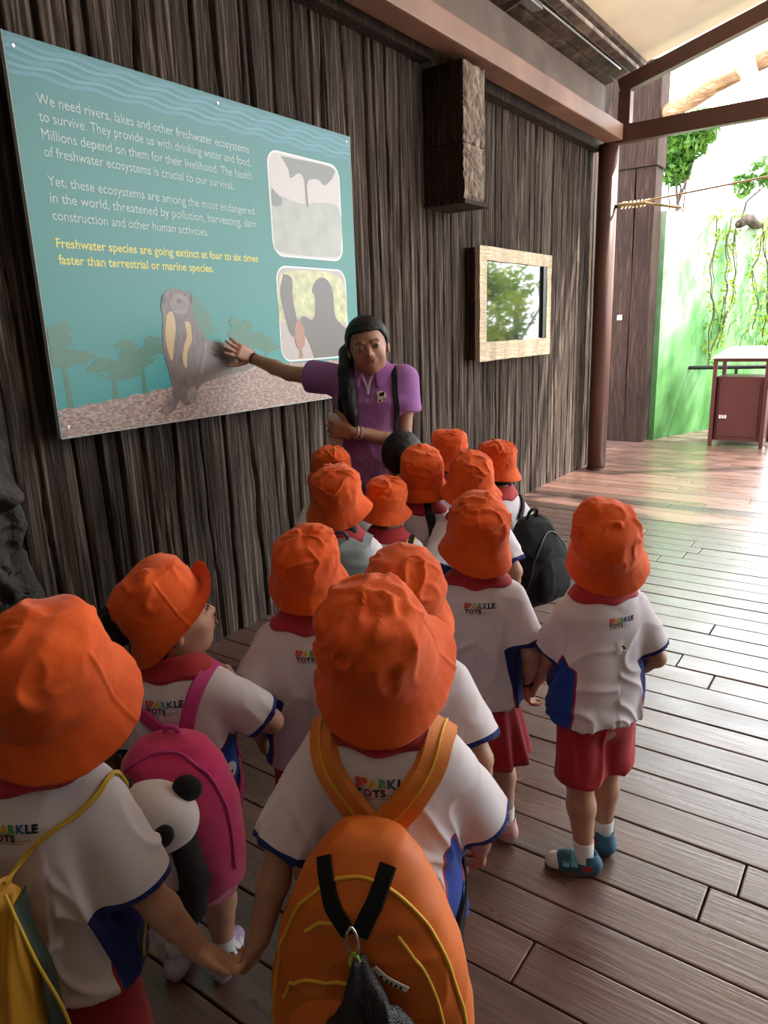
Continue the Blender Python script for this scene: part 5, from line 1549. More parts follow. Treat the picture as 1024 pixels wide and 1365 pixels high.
kA = child('child with large orange bucket hat and yellow drawstring bag, at the left edge', (-1.005, .515), .985, 28, shift=(-.047, -.033), sleeve=.98, hw=.252, head=(8, 22, 0), hatrot=(-10, 22, 4), skin=M_SKIN2, h=.0045, seed=3,
           R=dict(world=HD_AD + A_(-.04, -.03, .04), hint=(-.5, -.4, -1), dw=(.75, .4, -.5), nw=(.3, .5, .6), tw=(.5, .2, .8), curl=.75), L=dict(t=(-.12, .16, .6)), lean=(.0, 0), logo_w=.076, logo_x=.018, soft=1.0)
kB = child('child with panda backpack, face turned to the right under a tipped orange hat', (-1.225, .89), .925, 32, hw=.225, head=(-62, 14, 0), hatrot=(-48, 26, -14), skin=M_SKIN2, h=.005, seed=5,
           R=dict(t=(.10, .17, .70), hint=(1, -.5, -.6), d=(-.6, .3, .7), curl=.9), L=dict(t=(-.16, .05, .52)), hairstyle='long', hatflip=1.0, hatfdir=90, shoes='lilac', lean=(.02, .0),
           hairextra=pigtail([(0, -.09, .03), (.0, -.135, .035), (.0, -.17, .0), (.0, -.18, -.04)], [.022, .038, .034, .012]))
kC = child('child in orange hat without a backpack, behind the hat of the orange-backpack child, left side', (-1.1, 1.2), .95, 34, hw=.212, head=(0, 20, 0), hatrot=(0, 24, 0), h=.006, seed=7, stick=.03, logo_w=.08)
kD = child('child in the middle foreground wearing the orange backpack, seen from behind', (-.642, .868), .985, 25, hw=.252, head=(0, 24, 0), hatrot=(4, 30, -4), h=.0045, seed=9, soft=1.2,
           L=dict(world=HD_AD + A_(.03, .025, .055), hint=(-1, -.4, 0), dw=(-.35, -.2, -.9), nw=(-.8, -.1, .1), tw=(0, .6, .5), curl=.8), R=dict(t=(.15, .15, .50), hint=(.9, -.4, -.35), curl=.8), logo_w=.088, sleeve=1.0)
kE = child('child mostly hidden in front of the orange-backpack child, hat top and right sleeve showing', (-.79, 1.15), .95, 30, hw=.225, head=(0, 18, 0), hatrot=(0, 20, 0), h=.007, seed=11)
kF = child('child in red skirt with a black bracelet holding hands with the rightmost child', (-.90, 1.68), .94, 24, hw=.228, head=(10, 18, 0), hatrot=(15, 20, 3), bottom='skirt', h=.0045, seed=13, stick=.0, shoes='pink',
           R=dict(world=HD_FG + A_(-.012, -.01, .055), hint=(.6, -1, 0), dw=(.15, .05, -1), nw=(.9, .2, 0), tw=(-.5, .8, .2), curl=.7), logo_w=.085, feet=((10, 0), (30, 0)), skin=M_SKIN2, footpos=((-.05, -.02), (.085, .0)))
kG = child('child on the right in red shorts and blue sneakers, standing clear of the group', (-.575, 1.775), .93, 50, hw=.232, head=(-12, 14, 0), hatrot=(-24, 34, -4), h=.0045, seed=17, stick=.02,
           L=dict(world=HD_FG + A_(.015, .01, .05), hint=(-.6, -1, 0), dw=(-.35, -.1, -.95), nw=(-.8, -.2, -.2), tw=(-.3, .8, .4), curl=.85), R=dict(t=(.15, .1, .53), hint=(.4, -1, 0)), feet=((62, 0), (-6, 0)), footpos=((-.06, -.05), (.045, .02)), shift=(-.01, -.007), logo_w=.075)
kH = child('child with grey backpack and loose dark hair, front left of the middle group', (-1.46, 1.76), .965, 34, hw=.222, head=(-12, 12, 0), hatrot=(-8, 18, 0), h=.007, seed=19, hairstyle='long', logo_on=False,
           hairextra=pigtail([(.05, -.05, -.06), (.065, -.055, -.11), (.07, -.05, -.16)], [.02, .015, .006]))
kI = child('child whose orange hat shows right below the guide, furthest left of the group', (-1.84, 2.19), .945, 40, hw=.21, head=(0, 12, 0), hatrot=(10, 14, 0), h=.009, seed=21, logo_on=False)
kJ = child('child with a yellow and black strap over the shoulder, narrow orange hat', (-1.43, 1.99), .90, 30, hw=.19, head=(-15, 6, 0), hatrot=(-15, 4, 8), h=.007, seed=23, logo_on=False)
kK = child('child with a black ponytail hanging below the orange hat', (-1.44, 2.24), .95, 32, hw=.222, head=(10, 14, 0), hatrot=(0, 22, 3), h=.007, seed=25, hairstyle='long', logo_on=False, skin=M_SKIN2,
           hairextra=pigtail([(.01, -.085, -.05), (.015, -.13, -.09), (.025, -.14, -.16), (.02, -.135, -.25), (.015, -.13, -.29)], [.014, .017, .017, .012, .005]))
kL = child('child whose orange hat shows just right of the dark-haired head', (-1.58, 2.68), .96, 38, hw=.2, head=(20, 10, 0), hatrot=(30, 12, -8), h=.009, seed=27, logo_on=False)
kM = child('child directly behind the red-skirt child, hat and left sleeve showing', (-1.235, 2.25), .945, 35, hw=.218, head=(20, 12, 0), hatrot=(25, 14, -5), h=.008, seed=29, logo_on=False)
kN = child('child with the black backpack, furthest right of the middle group', (-1.295, 2.57), .95, 78, hw=.2, head=(0, 6, 0), hatrot=(10, 8, -6), h=.008, seed=31, logo_on=False)
kO = child('child without a hat, short black hair, beside the guide', (-1.64, 2.41), .995, 20, has_hat=False, head=(10, -2, 0), h=.008, seed=33, logo_on=False)
# ================================================================== things they carry
M_ORPK = mat('orange_backpack_nylon', (0.62, 0.135, 0.012), 0.6, var=0.1, vs=8, bump=0.35, bs=420, bd=.001)
M_STRAPO = mat('amber_strap_webbing', (0.66, 0.2, 0.03), 0.65, var=0.1, vs=20, bump=0.4, bs=300, bd=.0015)
M_YEL = mat('yellow_piping', (0.72, 0.42, 0.03), 0.6); M_BLKW = mat('black_webbing', (0.007, 0.007, 0.009), 0.8, spec=0.25, bump=0.4, bs=260)
M_CHROME = mat('steel_clip', (0.6, 0.6, 0.6), 0.2, metal=1.0); M_LIME = mat('lime_loop', (0.3, 0.5, 0.05), 0.5)
def netmat():
    m, nt, p = new_mat('black_net_nylon'); L = nt.links
    mp = coords(nt, (1, 1, 1)); v = nd(nt, 'ShaderNodeTexVoronoi', i_Scale=300.0, feature='DISTANCE_TO_EDGE'); L.new(mp.outputs[0], v.inputs['Vector'])
    r = ramp(nt, [(0.0, (0.014, 0.014, 0.017)), (0.3, (0.004, 0.004, 0.005))]); L.new(v.outputs['Distance'], r.inputs[0]); L.new(r.outputs[0], p.inputs['Base Color'])
    b = nd(nt, 'ShaderNodeBump', i_Strength=0.8, i_Distance=0.002, invert=True); L.new(v.outputs['Distance'], b.inputs['Height']); L.new(b.outputs[0], p.inputs['Normal'])
    p.inputs['Roughness'].default_value = 0.45
    return m
M_NET = netmat()
def loc_bvh(V, F): return bvh_of(V, F)
def over_shoulder(K, sx, top, y0, chest=True):
    """control points of a strap from the back (local) over the shoulder to the front"""
    s = K['s']; b = K['base']
    return [top, A_(b[0] + sx * .082 * s, b[1] - .085 * s, .80 * s), A_(b[0] + sx * .092 * s, b[1] - .02, .838 * s), A_(b[0] + sx * .09 * s, b[1] + .055 * s, .80 * s), A_(b[0] + sx * .095 * s, b[1] + .11 * s, .68 * s), A_(b[0] + sx * .12 * s, b[1] + .09 * s, .55 * s)]

# --- orange backpack of the child in the middle
bk = companion('backpack', kD, 'orange child backpack with yellow piping on the child in the middle foreground', 'backpack')
cy = -.185
rows = [(.775, .0, cy + .02, .03, .02), (.765, .0, cy + .02, .055, .038), (.735, .0, cy + .01, .082, .055), (.68, 0, cy, .112, .068), (.60, 0, cy, .140, .074), (.50, -.0, cy, .157, .078), (.40, -.0, cy, .160, .08), (.31, 0, cy, .150, .076), (.285, 0, cy, .135, .066), (.275, 0, cy, .11, .05)]
_, PV, PF = solid('main_compartment', [torso_loft(rows, e=2.4)], (-.2, -.3, .25), (.2, -.06, .8), .005, M_ORPK, bk, k=0, wr=.004, seed=4)
pbv = bvh_of(PV, PF)
for sx in (-1, 1):
    ribbon(kD['bv'], over_shoulder(kD, sx, A_(sx * .022, -.14, .735), 0), .054, .011, .003, 'shoulder_strap', M_STRAPO, bk, n=9)
    ribbon(kD['bv'], over_shoulder(kD, sx, A_(sx * .030, -.14, .745), 0)[:4], .004, .003, .0145, 'strap_seam', M_YEL, bk, n=9)
    rgt = ribbon(pbv, [A_(sx * .052 - .012, -.22, .765), A_(sx * .034 - .01, -.25, .72), A_(sx * .008 - .004, -.265, .672)], .026, .003, .003, 'webbing', M_BLKW, bk, n=8)
    ribbon(kD['bv'], [A_(sx * .10, .12, .66), A_(sx * .14, .05, .58), A_(sx * .15, -.03, .52), A_(sx * .13, -.10, .47)], .028, .004, .004, 'side_strap', M_BLKW, bk)
def surf_line(bv, pts, r, name, m_, parent, off=.001, n=8):
    Q = []
    for p in catmull(pts, n):
        loc, nr, _, _ = bv.find_nearest(Vector(p)); Q.append(tuple(loc + nr * off))
    return MB().tube(Q, r, 6).obj(name, m_, parent, smooth=True)
surf_line(pbv, [(-.155, -.2, .34), (-.158, -.22, .46), (-.135, -.23, .60), (-.085, -.235, .70), (0, -.24, .755), (.085, -.235, .70), (.135, -.23, .60), (.158, -.22, .46), (.155, -.2, .34)], .0032, 'piping', M_YEL, bk)
surf_line(pbv, [(-.14, -.26, .52), (-.11, -.27, .565), (-.04, -.28, .585), (.03, -.28, .585)], .0028, 'piping', M_YEL, bk)
surf_line(pbv, [(-.09, -.26, .655), (-.06, -.27, .68), (-.03, -.28, .69)], .0028, 'piping', M_YEL, bk)
surf_line(pbv, [(.06, -.26, .67), (.10, -.25, .6), (.125, -.25, .5), (.13, -.25, .38)], .0028, 'piping', M_YEL, bk)
pk = [(-.1, cy - .06, .3), (.1, cy - .06, .3)]
solid('front_pocket', [torso_loft([(.56, 0, cy - .05, .04, .02), (.545, 0, cy - .055, .08, .03), (.50, 0, cy - .058, .115, .036), (.40, 0, cy - .06, .125, .04), (.32, 0, cy - .058, .12, .036), (.30, 0, cy - .05, .1, .02)])], (-.15, -.32, .27), (.15, -.18, .6), .005, M_ORPK, bk, k=0, wr=.003, seed=8)
# black net drawstring bag clipped to it
ng = companion('drawstring_bag', kD, 'black mesh drawstring bag clipped onto the orange backpack', 'bag')
def ngfn(V):
    q = V * 16; N = np.array([0, -1, .2])
    f = np.clip(1 - np.abs(vnoise(np.stack([V[:, 0] * 30 / (0.3 + np.abs(.7 - V[:, 2]) * 3), V[:, 1] * 0, V[:, 2] * 5], -1), 5)) * 2.2, 0, 1) ** 1.5
    V = V.copy(); V[:, 1] -= .014 * f; return V
_, GV, GF = solid('net_bag', [torso_loft([(.655, .006, -.272, .008, .008), (.63, .008, -.275, .016, .012), (.59, .018, -.284, .036, .018), (.52, .035, -.300, .095, .03), (.44, .04, -.308, .135, .036), (.37, .036, -.308, .14, .04), (.32, .03, -.298, .125, .034), (.30, .02, -.29, .10, .022)])], (-.17, -.38, .27), (.22, -.2, .7), .0045, M_NET, ng, k=0, fn=ngfn)
gbv = bvh_of(GV, GF)
MB().tube(catmull([(-.004, -.272, .70), (-.010, -.275, .688), (-.008, -.276, .665), (0, -.276, .655), (.006, -.276, .668), (.003, -.274, .69), (-.004, -.272, .70)], 6), .0023, 8).obj('carabiner', M_CHROME, ng, smooth=True)
MB().tube(catmull([(0, -.276, .66), (-.006, -.28, .648), (0, -.283, .636), (.008, -.28, .648), (0, -.276, .66)], 6), .0026, 8).obj('cord_loop', M_LIME, ng, smooth=True)
tg = ribbon(pbv, [A_(.025, -.30, .618), A_(.05, -.30, .606), A_(.078, -.29, .590)], .010, .0015, .004, 'label_tag', M_WHITE, ng, n=6)
M_TAGT = mat('tag_print', (.03, .03, .04), .6)
for k in range(5):
    t = .2 + .15 * k; x = .025 + .053 * t; z = .618 - .028 * t; loc, nr, _, _ = pbv.find_nearest(Vector((x, -.3, z)))
    p = loc + nr * .0058; MB().box((p.x - .002, p.y - .001, p.z - .002), (p.x + .002, p.y + .001, p.z + .002)).obj('tag_mark', M_TAGT, tg)
def stripm():
    m, nt, p = new_mat('multicolour_trim'); mp = coords(nt, (1, 1, 1)); v = nd(nt, 'ShaderNodeTexVoronoi', i_Scale=70.0); nt.links.new(mp.outputs[0], v.inputs['Vector'])
    hv = nd(nt, 'ShaderNodeHueSaturation'); hv.inputs['Saturation'].default_value = 1.3; hv.inputs['Value'].default_value = .35
    nt.links.new(v.outputs['Color'], hv.inputs['Color']); nt.links.new(hv.outputs[0], p.inputs['Base Color']); return m
ribbon(gbv, [A_(-.08, -.34, .345), A_(0, -.35, .345), A_(.1, -.34, .35)], .022, .002, .002, 'colourful_trim', stripm(), ng, n=8)
for x0 in (.008, .02):
    surf_line(gbv, [(x0, -.3, .61), (x0 + .03, -.33, .52), (x0 * 3 + .03, -.34, .42), (x0 * 4 + .03, -.34, .33)], .002, 'cord', M_BLKW, ng, off=.002)

# --- pink backpack with plush panda
M_PINK = mat('pink_plush', (0.62, 0.03, 0.14), 0.9, var=0.12, vs=10, bump=0.5, bs=350, bd=.002, sheen=.4); M_PINKS = mat('magenta_strap', (0.55, 0.045, 0.22), .75, bump=.4, bs=260)
M_PLW = mat('white_plush', (0.68, 0.6, 0.56), 0.95, bump=.6, bs=300, bd=.002, sheen=.4); M_PLB = mat('black_plush', (0.012, 0.01, 0.012), 0.95, bump=.7, bs=250, bd=.003)
pp = companion('backpack', kB, 'pink plush backpack with a three-dimensional panda on the child looking right', 'backpack')
rows = [(.75, .03, -.13, .03, .015), (.735, .03, -.14, .07, .035), (.70, .03, -.15, .1, .05), (.62, .03, -.155, .128, .058), (.52, .03, -.16, .138, .062), (.43, .03, -.158, .128, .06), (.38, .03, -.152, .105, .05), (.36, .03, -.145, .07, .03)]
rows = [(z - .035, x, y, q, r) for z, x, y, q, r in rows]
_, PV, PF = solid('main_compartment', [torso_loft(rows)], (-.15, -.27, .33), (.21, -.06, .78), .005, M_PINK, pp, k=0, wr=.004, seed=2)
pbv2 = bvh_of(PV, PF)
for sx in (-1, 1):
    ribbon(kB['bv'], over_shoulder(kB, sx, A_(.03 + sx * .022, -.13, .68), 0), .032, .005, .003, 'shoulder_strap', M_PINKS, pp, n=9)
    ribbon(kB['bv'], [A_(.03 + sx * .11, -.10, .42), A_(sx * .15, .0, .52), A_(sx * .12, .08, .60)], .024, .004, .003, 'lower_strap', M_PINKS, pp, n=8)
surf_line(pbv2, [(-.09, -.19, .44), (-.1, -.2, .56), (-.065, -.2, .66), (.03, -.2, .72), (.125, -.2, .66), (.16, -.2, .56), (.15, -.19, .44)], .0035, 'zipper', M_PINKS, pp)
MB().tube(catmull([(.015, -.13, .705), (.02, -.14, .73), (.04, -.14, .73), (.045, -.13, .705)], 6), .006, 8).obj('handle', M_PINKS, pp, smooth=True)
pc = A_(.018, -.232, .59)
pd, _, _ = solid('panda_head', [ellip(pc, (.086, .055, .075)), ellip(pc + A_(-.012, -.045, -.02), (.035, .026, .027))], pc - .12, pc + .12, .0045, M_PLW, pp, k=.02, wr=.001)
for sx in (-1, 1):
    c = pc + A_(sx * .068, .005, .062)
    solid('panda_ear', [ellip(c, (.030, .018, .028))], c - .05, c + .05, .0045, M_PLB, pd)
    c = pc + A_(-.010 + sx * .042, -.050, -.004); R = np.array(Euler((0, math.radians(sx * 35), 0)).to_matrix())
    solid('panda_eye_patch', [ellip(c, (.021, .012, .028), R)], c - .04, c + .04, .004, M_PLB, pd)
    MB().tube([tuple(c + A_(-.002, -.011, .004)), tuple(c + A_(-.002, -.0145, .004))], .0045, 10).obj('panda_eye', M_IRIS, pd)
c = pc + A_(-.012, -.070, -.010); solid('panda_nose', [ellip(c, (.011, .007, .008))], c - .02, c + .02, .003, M_PLB, pd)
MB().tube([tuple(pc + A_(-.012, -.0725, -.018)), tuple(pc + A_(-.012, -.071, -.03)), tuple(pc + A_(-.004, -.070, -.036))], .0012, 6).obj('panda_mouth', M_PLB, pd)
c = A_(.012, -.225, .45); pb2, _, _ = solid('panda_body', [ellip(c, (.058, .04, .075))], c - .12, c + .12, .005, M_PLW, pp)
for sx in (-1, 1):
    a = pc + A_(sx * .05, .0, -.06)
    solid('panda_arm', [rcone(a, a + A_(sx * .022, -.02, -.07), .028, .026), rcone(a + A_(sx * .022, -.02, -.07), a + A_(sx * .018, -.035, -.12), .026, .028)], a - .2, a + .2, .005, M_PLB, pp)
    a = A_(.012 + sx * .035, -.225, .425)
    solid('panda_leg', [rcone(a, a + A_(sx * .012, -.03, -.045), .03, .028), ellip(a + A_(sx * .012, -.045, -.055), (.028, .034, .03))], a - .18, a + .18, .005, M_PLB, pp)
# small face sticker on the shirt beside the pack
st = kB['bv'].find_nearest(Vector((.155, -.06, .56)))
mbq = MB().tube([tuple(st[0] + st[1] * .001), tuple(st[0] + st[1] * .003)], .022, 20).obj('round_sticker', M_STICK, kB['shirt'])
MB().tube([tuple(st[0] + st[1] * .003 + Vector((-.006, 0, .004))), tuple(st[0] + st[1] * .0036 + Vector((-.006, 0, .004)))], .003, 8).obj('sticker_mark', M_IRIS, kB['shirt'])
MB().tube([tuple(st[0] + st[1] * .003 + Vector((.004, 0, .001))), tuple(st[0] + st[1] * .0036 + Vector((.004, 0, .001)))], .0045, 8).obj('sticker_mark', M_STICKM, kB['shirt'])

# --- yellow drawstring bag of the child at the left
M_YB = mat('mustard_nylon', (0.5, 0.24, 0.012), .55, var=.15, vs=6, bump=.3, bs=120, bd=.002); M_GB = mat('dark_green_nylon', (.015, .035, .02), .6); M_CORD = mat('yellow_cord', (.6, .4, .03), .6, bump=.4, bs=200)
SHx, SHy = kA['base'][0] + .04, kA['base'][1] + .012
yb = companion('drawstring_bag', kA, 'mustard yellow drawstring bag on the back of the leftmost child', 'bag')
def ybfn(V):
    V = V.copy(); top = np.clip((V[:, 2] - .5) / .28, 0, 1)
    V[:, 1] -= (.010 * top + .003) * np.sin(V[:, 0] * 170 + 2 * vnoise(V * A_(8, 8, 4), 3)) + .010 * vnoise(V * A_(14, 14, 5), 9)
    return V
rows = [(.785, -.075, -.165, .075, .018), (.775, -.075, -.165, .09, .024), (.765, -.075, -.165, .085, .020), (.745, -.075, -.17, .105, .032), (.66, -.078, -.18, .125, .05), (.5, -.08, -.19, .14, .064), (.38, -.08, -.19, .14, .064), (.33, -.08, -.185, .12, .05), (.32, -.08, -.18, .09, .03)]
rows = [(z, x + SHx, y + SHy, q, r) for z, x, y, q, r in rows]
_, YV, YF = solid('bag_body', [torso_loft(rows, e=2.2)], (-.35, -.35, .29), (.1, -.05, .82), .005, M_YB, yb, k=0, fn=ybfn)
ybv = bvh_of(YV, YF)
ribbon(ybv, [A_(x + SHx, y + SHy, z) for x, y, z in ((.03, -.16, .75), (.055, -.17, .62), (.07, -.18, .48), (.07, -.18, .36))], .05, .003, .002, 'side_panel', M_GB, yb, n=8)
s_ = kA['s']; b_ = kA['base']
pth = [A_(.01, -.17, .775), A_(.05, -.12, .80), A_(.09, -.06, .835), A_(.10, .0, .85), A_(.10, .07, .78), A_(.12, .09, .62), A_(.14, .0, .5)]
pth = [p + A_(SHx, SHy, 0) for p in pth]
for dx in (0, .006):
    Q = []
    for p in catmull(pth, 8):
        loc, nr, _, _ = kA['bv'].find_nearest(Vector(p + A_(dx, 0, 0))); Q.append(tuple(loc + nr * .004))
    Q[0] = tuple(pth[0]); MB().tube(Q, .0028, 6).obj('cord', M_CORD, yb, smooth=True)
MB().tube(catmull([(x + SHx, y + SHy, z) for x, y, z in ((.02, -.185, .77), (.06, -.20, .68), (.085, -.19, .56), (.075, -.18, .40), (.04, -.18, .34))], 8), .0025, 6).obj('cord', M_CORD, yb, smooth=True)

# --- black backpack, grey backpack, yellow strap
nb_ = companion('backpack', kN, 'round black backpack hanging behind the rightmost child of the middle group', 'backpack')
rows = [(.76, -.0, -.17, .05, .03), (.73, -.0, -.19, .09, .06), (.66, -.0, -.205, .125, .085), (.56, -.0, -.21, .145, .1), (.48, -.0, -.205, .14, .098), (.43, -.0, -.2, .12, .08), (.41, 0, -.19, .08, .05)]
_, PV, PF = solid('main_compartment', [torso_loft(rows)], (-.2, -.36, .38), (.2, -.05, .8), .008, M_BLKW, nb_, k=0, wr=.008, seed=3)
pv3 = bvh_of(PV, PF)
for sx in (-1, 1): ribbon(kN['bv'], over_shoulder(kN, sx, A_(sx * .04, -.13, .73), 0), .035, .008, .003, 'shoulder_strap', M_GREY if sx < 0 else M_BLKW, nb_, n=7)
surf_line(pv3, [(-.12, -.25, .5), (-.1, -.28, .64), (0, -.27, .72), (.1, -.28, .64), (.12, -.25, .5)], .004, 'zipper', M_BLACK, nb_)
solid('front_pocket', [torso_loft([(.62, 0, -.28, .05, .02), (.58, 0, -.29, .09, .03), (.5, 0, -.295, .1, .035), (.45, 0, -.28, .08, .03)])], (-.13, -.35, .42), (.13, -.23, .66), .007, M_BLKW, nb_, k=0, wr=.004)
MB().tube(catmull([(-.03, -.18, .75), (-.02, -.19, .79), (.02, -.19, .79), (.03, -.18, .75)], 6), .007, 6).obj('handle', M_BLKW, nb_, smooth=True)
M_GRP = mat('grey_nylon', (.16, .19, .2), .6, var=.2, vs=20, bump=.3, bs=200); M_NAVY = mat('navy_nylon', (.01, .02, .07), .55)
hb = companion('backpack', kH, 'grey and navy backpack on the child with loose dark hair', 'backpack')
rows = [(.86, .015, -.12, .04, .02), (.84, .015, -.14, .09, .045), (.76, .015, -.16, .125, .06), (.6, .015, -.165, .14, .07), (.48, .015, -.16, .13, .06), (.45, .015, -.15, .1, .04)]
_, PV, PF = solid('main_compartment', [torso_loft(rows)], (-.18, -.28, .42), (.2, -.05, .9), .007, M_GRP, hb, k=0, wr=.005, seed=6)
solid('front_pocket', [torso_loft([(.75, .015, -.215, .05, .02), (.72, .015, -.225, .1, .03), (.6, .015, -.23, .12, .035), (.5, .015, -.22, .1, .03)])], (-.15, -.3, .47), (.18, -.16, .8), .007, M_NAVY, hb, k=0)
for sx in (-1, 1): ribbon(kH['bv'], over_shoulder(kH, sx, A_(sx * .05, -.11, .82), 0), .036, .008, .003, 'shoulder_strap', M_GRP, hb, n=7)
MB().tube(catmull([(-.01, -.13, .855), (0, -.14, .885), (.03, -.14, .885), (.04, -.13, .855)], 6), .005, 6).obj('handle', M_NAVY, hb, smooth=True)
jb = companion('shoulder_bag', kJ, 'small black and yellow shoulder bag on the child with the narrow orange hat', 'bag')
solid('bag_body', [rbox((-.02, -.15, .58), (.1, .035, .12), .03)], (-.15, -.22, .43), (.12, -.08, .73), .007, M_BLKW, jb, wr=.003)
ribbon(kJ['bv'], over_shoulder(kJ, 1, A_(.03, -.12, .70), 0), .03, .005, .003, 'strap', M_YEL, jb, n=7); ribbon(kJ['bv'], over_shoulder(kJ, 1, A_(.0, -.12, .72), 0)[:4], .022, .004, .006, 'strap', M_BLKW, jb, n=7)
ribbon(kJ['bv'], over_shoulder(kJ, -1, A_(-.05, -.12, .70), 0), .03, .005, .003, 'strap', M_BLKW, jb, n=7)
# bracelet
Wf = kF['J']['WR']; df = kF['J']['dR']; df2 = unit(kF['J']['WR'] - kF['J']['ER'])
u_ = unit(np.cross(df2, A_(0, 1, .1))); v_ = np.cross(df2, u_)
MB().tube([tuple(Wf - df2 * .006 + (u_ * math.cos(a) + v_ * math.sin(a)) * .022) for a in np.linspace(0, 2 * PI, 22)], .0035, 6).obj('bracelet', M_BLACK, kF['root'], smooth=True)

# ================================================================== the guide
TY = -150
tp = A_(-1.86, 2.50, 0)
tg_ = empty('person', tuple(tp), math.radians(TY), 'woman guide in purple polo shirt touching the information board with her right hand', 'person')
Rl = rotm(-TY); w2l = lambda p: Rl @ (A_(*p) - tp)
J = dict(s=1.32, z0=.8, lean=(0, .0), bulk=1.0, nk=.92, ar=.95, hs=1.42, heads=1.12)
J['hc'] = A_(.0, .03, 1.435); J['neck'] = A_(0, -.005, 1.335); J['Rh'] = rotm(8, -6, 8)
J['SR'] = A_(.150, .0, 1.295); J['SL'] = A_(-.150, .0, 1.285)
for a, sx in (('L', -1), ('R', 1)):
    J['hip' + a] = A_(sx * .078, 0, .80); J['kn' + a] = A_(sx * .085, .02, .44); J['ank' + a] = A_(sx * .09, -.01, .075); J['fy' + a] = -sx * 10
J['ER'], J['WR'] = ik(J['SR'], w2l((-2.497, 2.42, 1.39)), .262, .245, (0, .2, -1))
J['EL'], J['WL'] = ik(J['SL'], w2l((-1.845, 2.35, 1.085)), .262, .235, (-1, -.5, -.3))
J['dR'] = unit(Rl @ A_(-.10, -.86, .42)); J['nR'] = Rl @ A_(-1, 0.1, 0); J['dL'] = unit(Rl @ A_(-.8, -.35, .1)); J['nL'] = Rl @ A_(-.3, .9, .1)
for a, th in (('R', Rl @ A_(0, -.3, -1)), ('L', A_(0, 0, 1))):
    J['ts' + a] = 1 if np.cross(J['d' + a], unit(J['n' + a])) @ th > 0 else -1
J['curlR'] = .06; J['curlL'] = .7
build_body(tg_, J, .0055, M_SKIN3, name='body')
face_parts(tg_, J['hc'], J['Rh'], 1.12, smile=.7)
pts = [A_(.035, -.06, 1.45), A_(.09, -.03, 1.40), A_(.09, .05, 1.32), A_(.08, .105, 1.24), A_(.065, .135, 1.16), A_(.055, .135, 1.09)]; rr = [.045, .042, .04, .036, .028, .008]
hair_mesh(tg_, J['hc'], J['Rh'], 1.12, .006, 'long', (np.array(pts).min(0) - .06, np.array(pts).max(0) + .06, [rcone(pts[i], pts[i + 1], rr[i], rr[i + 1]) for i in range(5)]))
prof = [(1.355, 0, -.004, .058, .054), (1.338, 0, -.004, .095, .064), (1.315, 0, -.002, .142, .076), (1.285, 0, 0, .165, .09), (1.20, 0, .012, .163, .112), (1.10, 0, .008, .142, .1), (1.0, 0, .004, .132, .095), (.90, 0, 0, .152, .108), (.80, 0, -.004, .17, .118)]
J['s'] = 1.32
so, SV, SF = make_shirt(tg_, J, .006, M_POLO, .79, 41, prof, sl=.52, slr=(.052, .055), wr=.8, panel=False, cuffw=.008)
tbv = bvh_of(SV, SF); J2 = dict(J); J2['s'] = 1.15
M_PURC = mat('purple_collar', (0.30, 0.1, 0.32), .85); M_TRIM = mat('pale_trim', (.62, .5, .55), .7)
collar(tg_, J2, tbv, A_(0, -.002, 1.348), M_PURC, open_=.32, w=1.15)
ribbon(tbv, [A_(-.034, .09, 1.35), A_(-.012, .12, 1.30), A_(0, .14, 1.245)], .010, .002, .002, 'placket_trim', M_TRIM, so, n=6)
ribbon(tbv, [A_(.034, .09, 1.35), A_(.012, .12, 1.30), A_(0, .14, 1.245)], .010, .002, .002, 'placket_trim', M_TRIM, so, n=6)
def patch(bv, c, w, h_, m_, name, parent, off=.003):
    g = [[tuple((lambda q: q[0] + q[1] * off)(bv.find_nearest(Vector((c[0] + (i / 4 - .5) * w, c[1], c[2] + (j / 4 - .5) * h_))))) for i in range(5)] for j in range(5)]
    V, F = loft(g, closed=False); o = mesh_obj(name, V, F, m_, parent); sm = o.modifiers.new('s', 'SOLIDIFY'); sm.thickness = .0015; return o
M_CRS = mat('cream_sticker', (.72, .62, .5), .5)
patch(tbv, (-.072, .2, 1.265), .05, .026, M_CRS, 'name_sticker', so); patch(tbv, (-.062, .2, 1.235), .03, .034, M_CRS, 'name_sticker', so)
patch(tbv, (-.072, .2, 1.265), .026, .012, M_BLKW, 'sticker_mark', so, .0052); patch(tbv, (-.062, .2, 1.234), .010, .014, M_BLKW, 'sticker_mark', so, .0052)
# trousers and shoes
M_TROU = mat('dark_trousers', (.03, .028, .035), .85, var=.2, vs=10)
prs = [ellip((0, -.005, .80), (.158, .115, .11))]
for a in 'LR': prs += [rcone(J['hip' + a], J['kn' + a], .092, .066), rcone(J['kn' + a], J['ank' + a] + A_(0, 0, .03), .066, .048)]
solid('trousers', prs, (-.22, -.18, .06), (.22, .2, .95), .008, M_TROU, tg_, k=.02, wr=.004)
for a in 'LR': shoe(tg_, A_(J['ank' + a][0], J['ank' + a][1], 0), J['fy' + a], 1.32, M_BLACK, M_DSOLE, None)
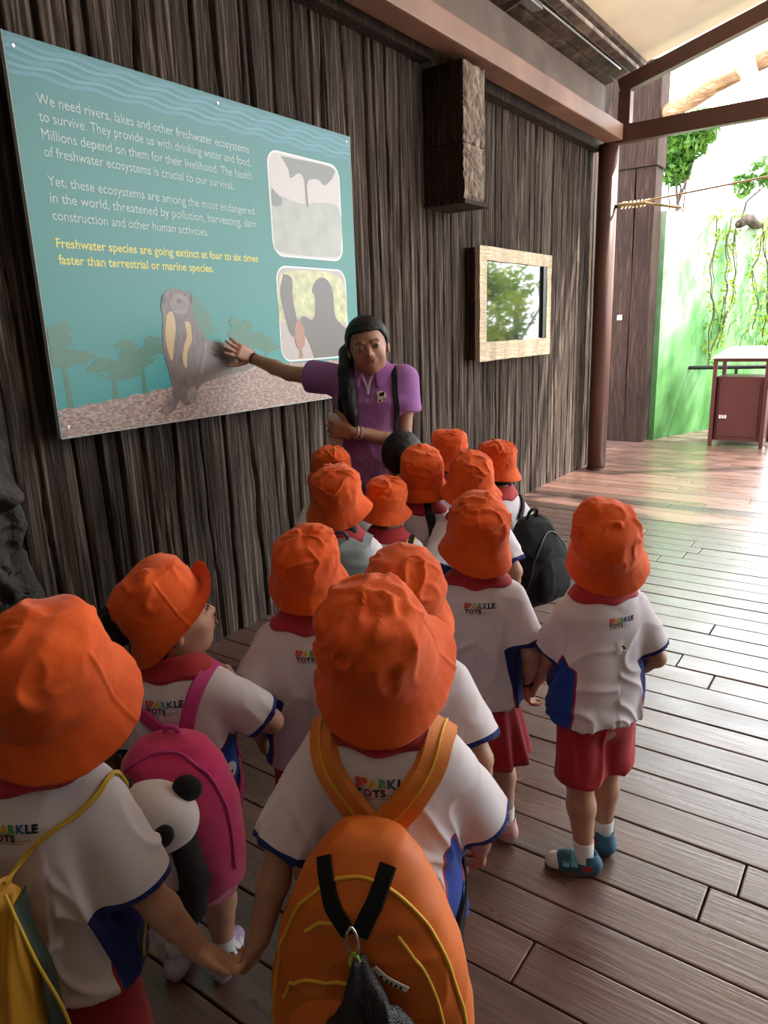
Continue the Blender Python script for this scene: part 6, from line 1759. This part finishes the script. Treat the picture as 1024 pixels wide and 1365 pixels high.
# watch, bangles, phone, bag
dw_ = unit(J['WR'] - J['ER']); c = J['WR'] - dw_ * .014; u_ = unit(np.cross(dw_, A_(0, 0, 1))); v_ = np.cross(dw_, u_)
wt = MB().tube([tuple(c - dw_ * .009), tuple(c + dw_ * .009)], .0275, 18).obj('wristwatch', M_BLACK, tg_)
wo = -Rl @ A_(-1, 0, 0); MB().tube([tuple(c + wo * .024), tuple(c + wo * .036)], .019, 16).obj('watch_dial', M_BLACK, wt)
dl = unit(J['WL'] - J['EL']); u_ = unit(np.cross(dl, A_(0, 0, 1))); v_ = np.cross(dl, u_)
for k, m_ in ((.012, M_CRS), (.03, M_TRIM)):
    c = J['WL'] - dl * k; MB().tube([tuple(c + (u_ * math.cos(a) + v_ * math.sin(a)) * .0275) for a in np.linspace(0, 2 * PI, 20)], .003, 6).obj('bangle', m_, tg_, smooth=True)
pc_ = J['WL'] + J['dL'] * .085 + unit(J['nL']) * .02
ph = empty('smartphone', tuple(tp), math.radians(TY), 'dark phone with pale case edge in the left hand of the guide', 'phone')
Rp = np.stack([unit(np.cross(J['dL'], unit(J['nL']))), unit(J['nL']), J['dL']], 1); Mp = Matrix([list(Rp[0]) + [pc_[0]], list(Rp[1]) + [pc_[1]], list(Rp[2]) + [pc_[2]], [0, 0, 0, 1]])
MB().box((-.065, -.004, -.034), (.075, .004, .034), bev=.002, M=Mp).obj('case', M_WHITE, ph); MB().box((-.062, .0035, -.031), (.072, .0055, .031), M=Mp).obj('screen', M_BLACK, ph)
gb = empty('backpack', tuple(tp), math.radians(TY), 'slim black backpack worn by the guide, its straps over her purple shirt', 'backpack')
for sx in (-1, 1):
    ribbon(tbv, [A_(sx * .09, -.1, 1.27), A_(sx * .1, -.05, 1.325), A_(sx * .108, .0, 1.335), A_(sx * .112, .06, 1.31), A_(sx * .118, .1, 1.22), A_(sx * .13, .08, 1.08), A_(sx * .135, .0, .96)], .024, .005, .003, 'shoulder_strap', M_BLKW, gb, n=8)
solid('main_compartment', [torso_loft([(1.30, 0, -.14, .08, .03), (1.26, 0, -.155, .12, .045), (1.1, 0, -.165, .135, .055), (.98, 0, -.16, .13, .05), (.95, 0, -.15, .1, .03)])], (-.18, -.24, .92), (.18, -.09, 1.33), .008, M_BLKW, gb, k=0, wr=.004)
MB().tube(catmull([(.145, .09, 1.10), (.165, .10, .98), (.17, .1, .90)], 5), .006, 6).obj('hanging_strap', M_BLKW, gb); MB().box((.155, .09, .865), (.185, .112, .90), bev=.004).obj('buckle', M_WHITE, gb)
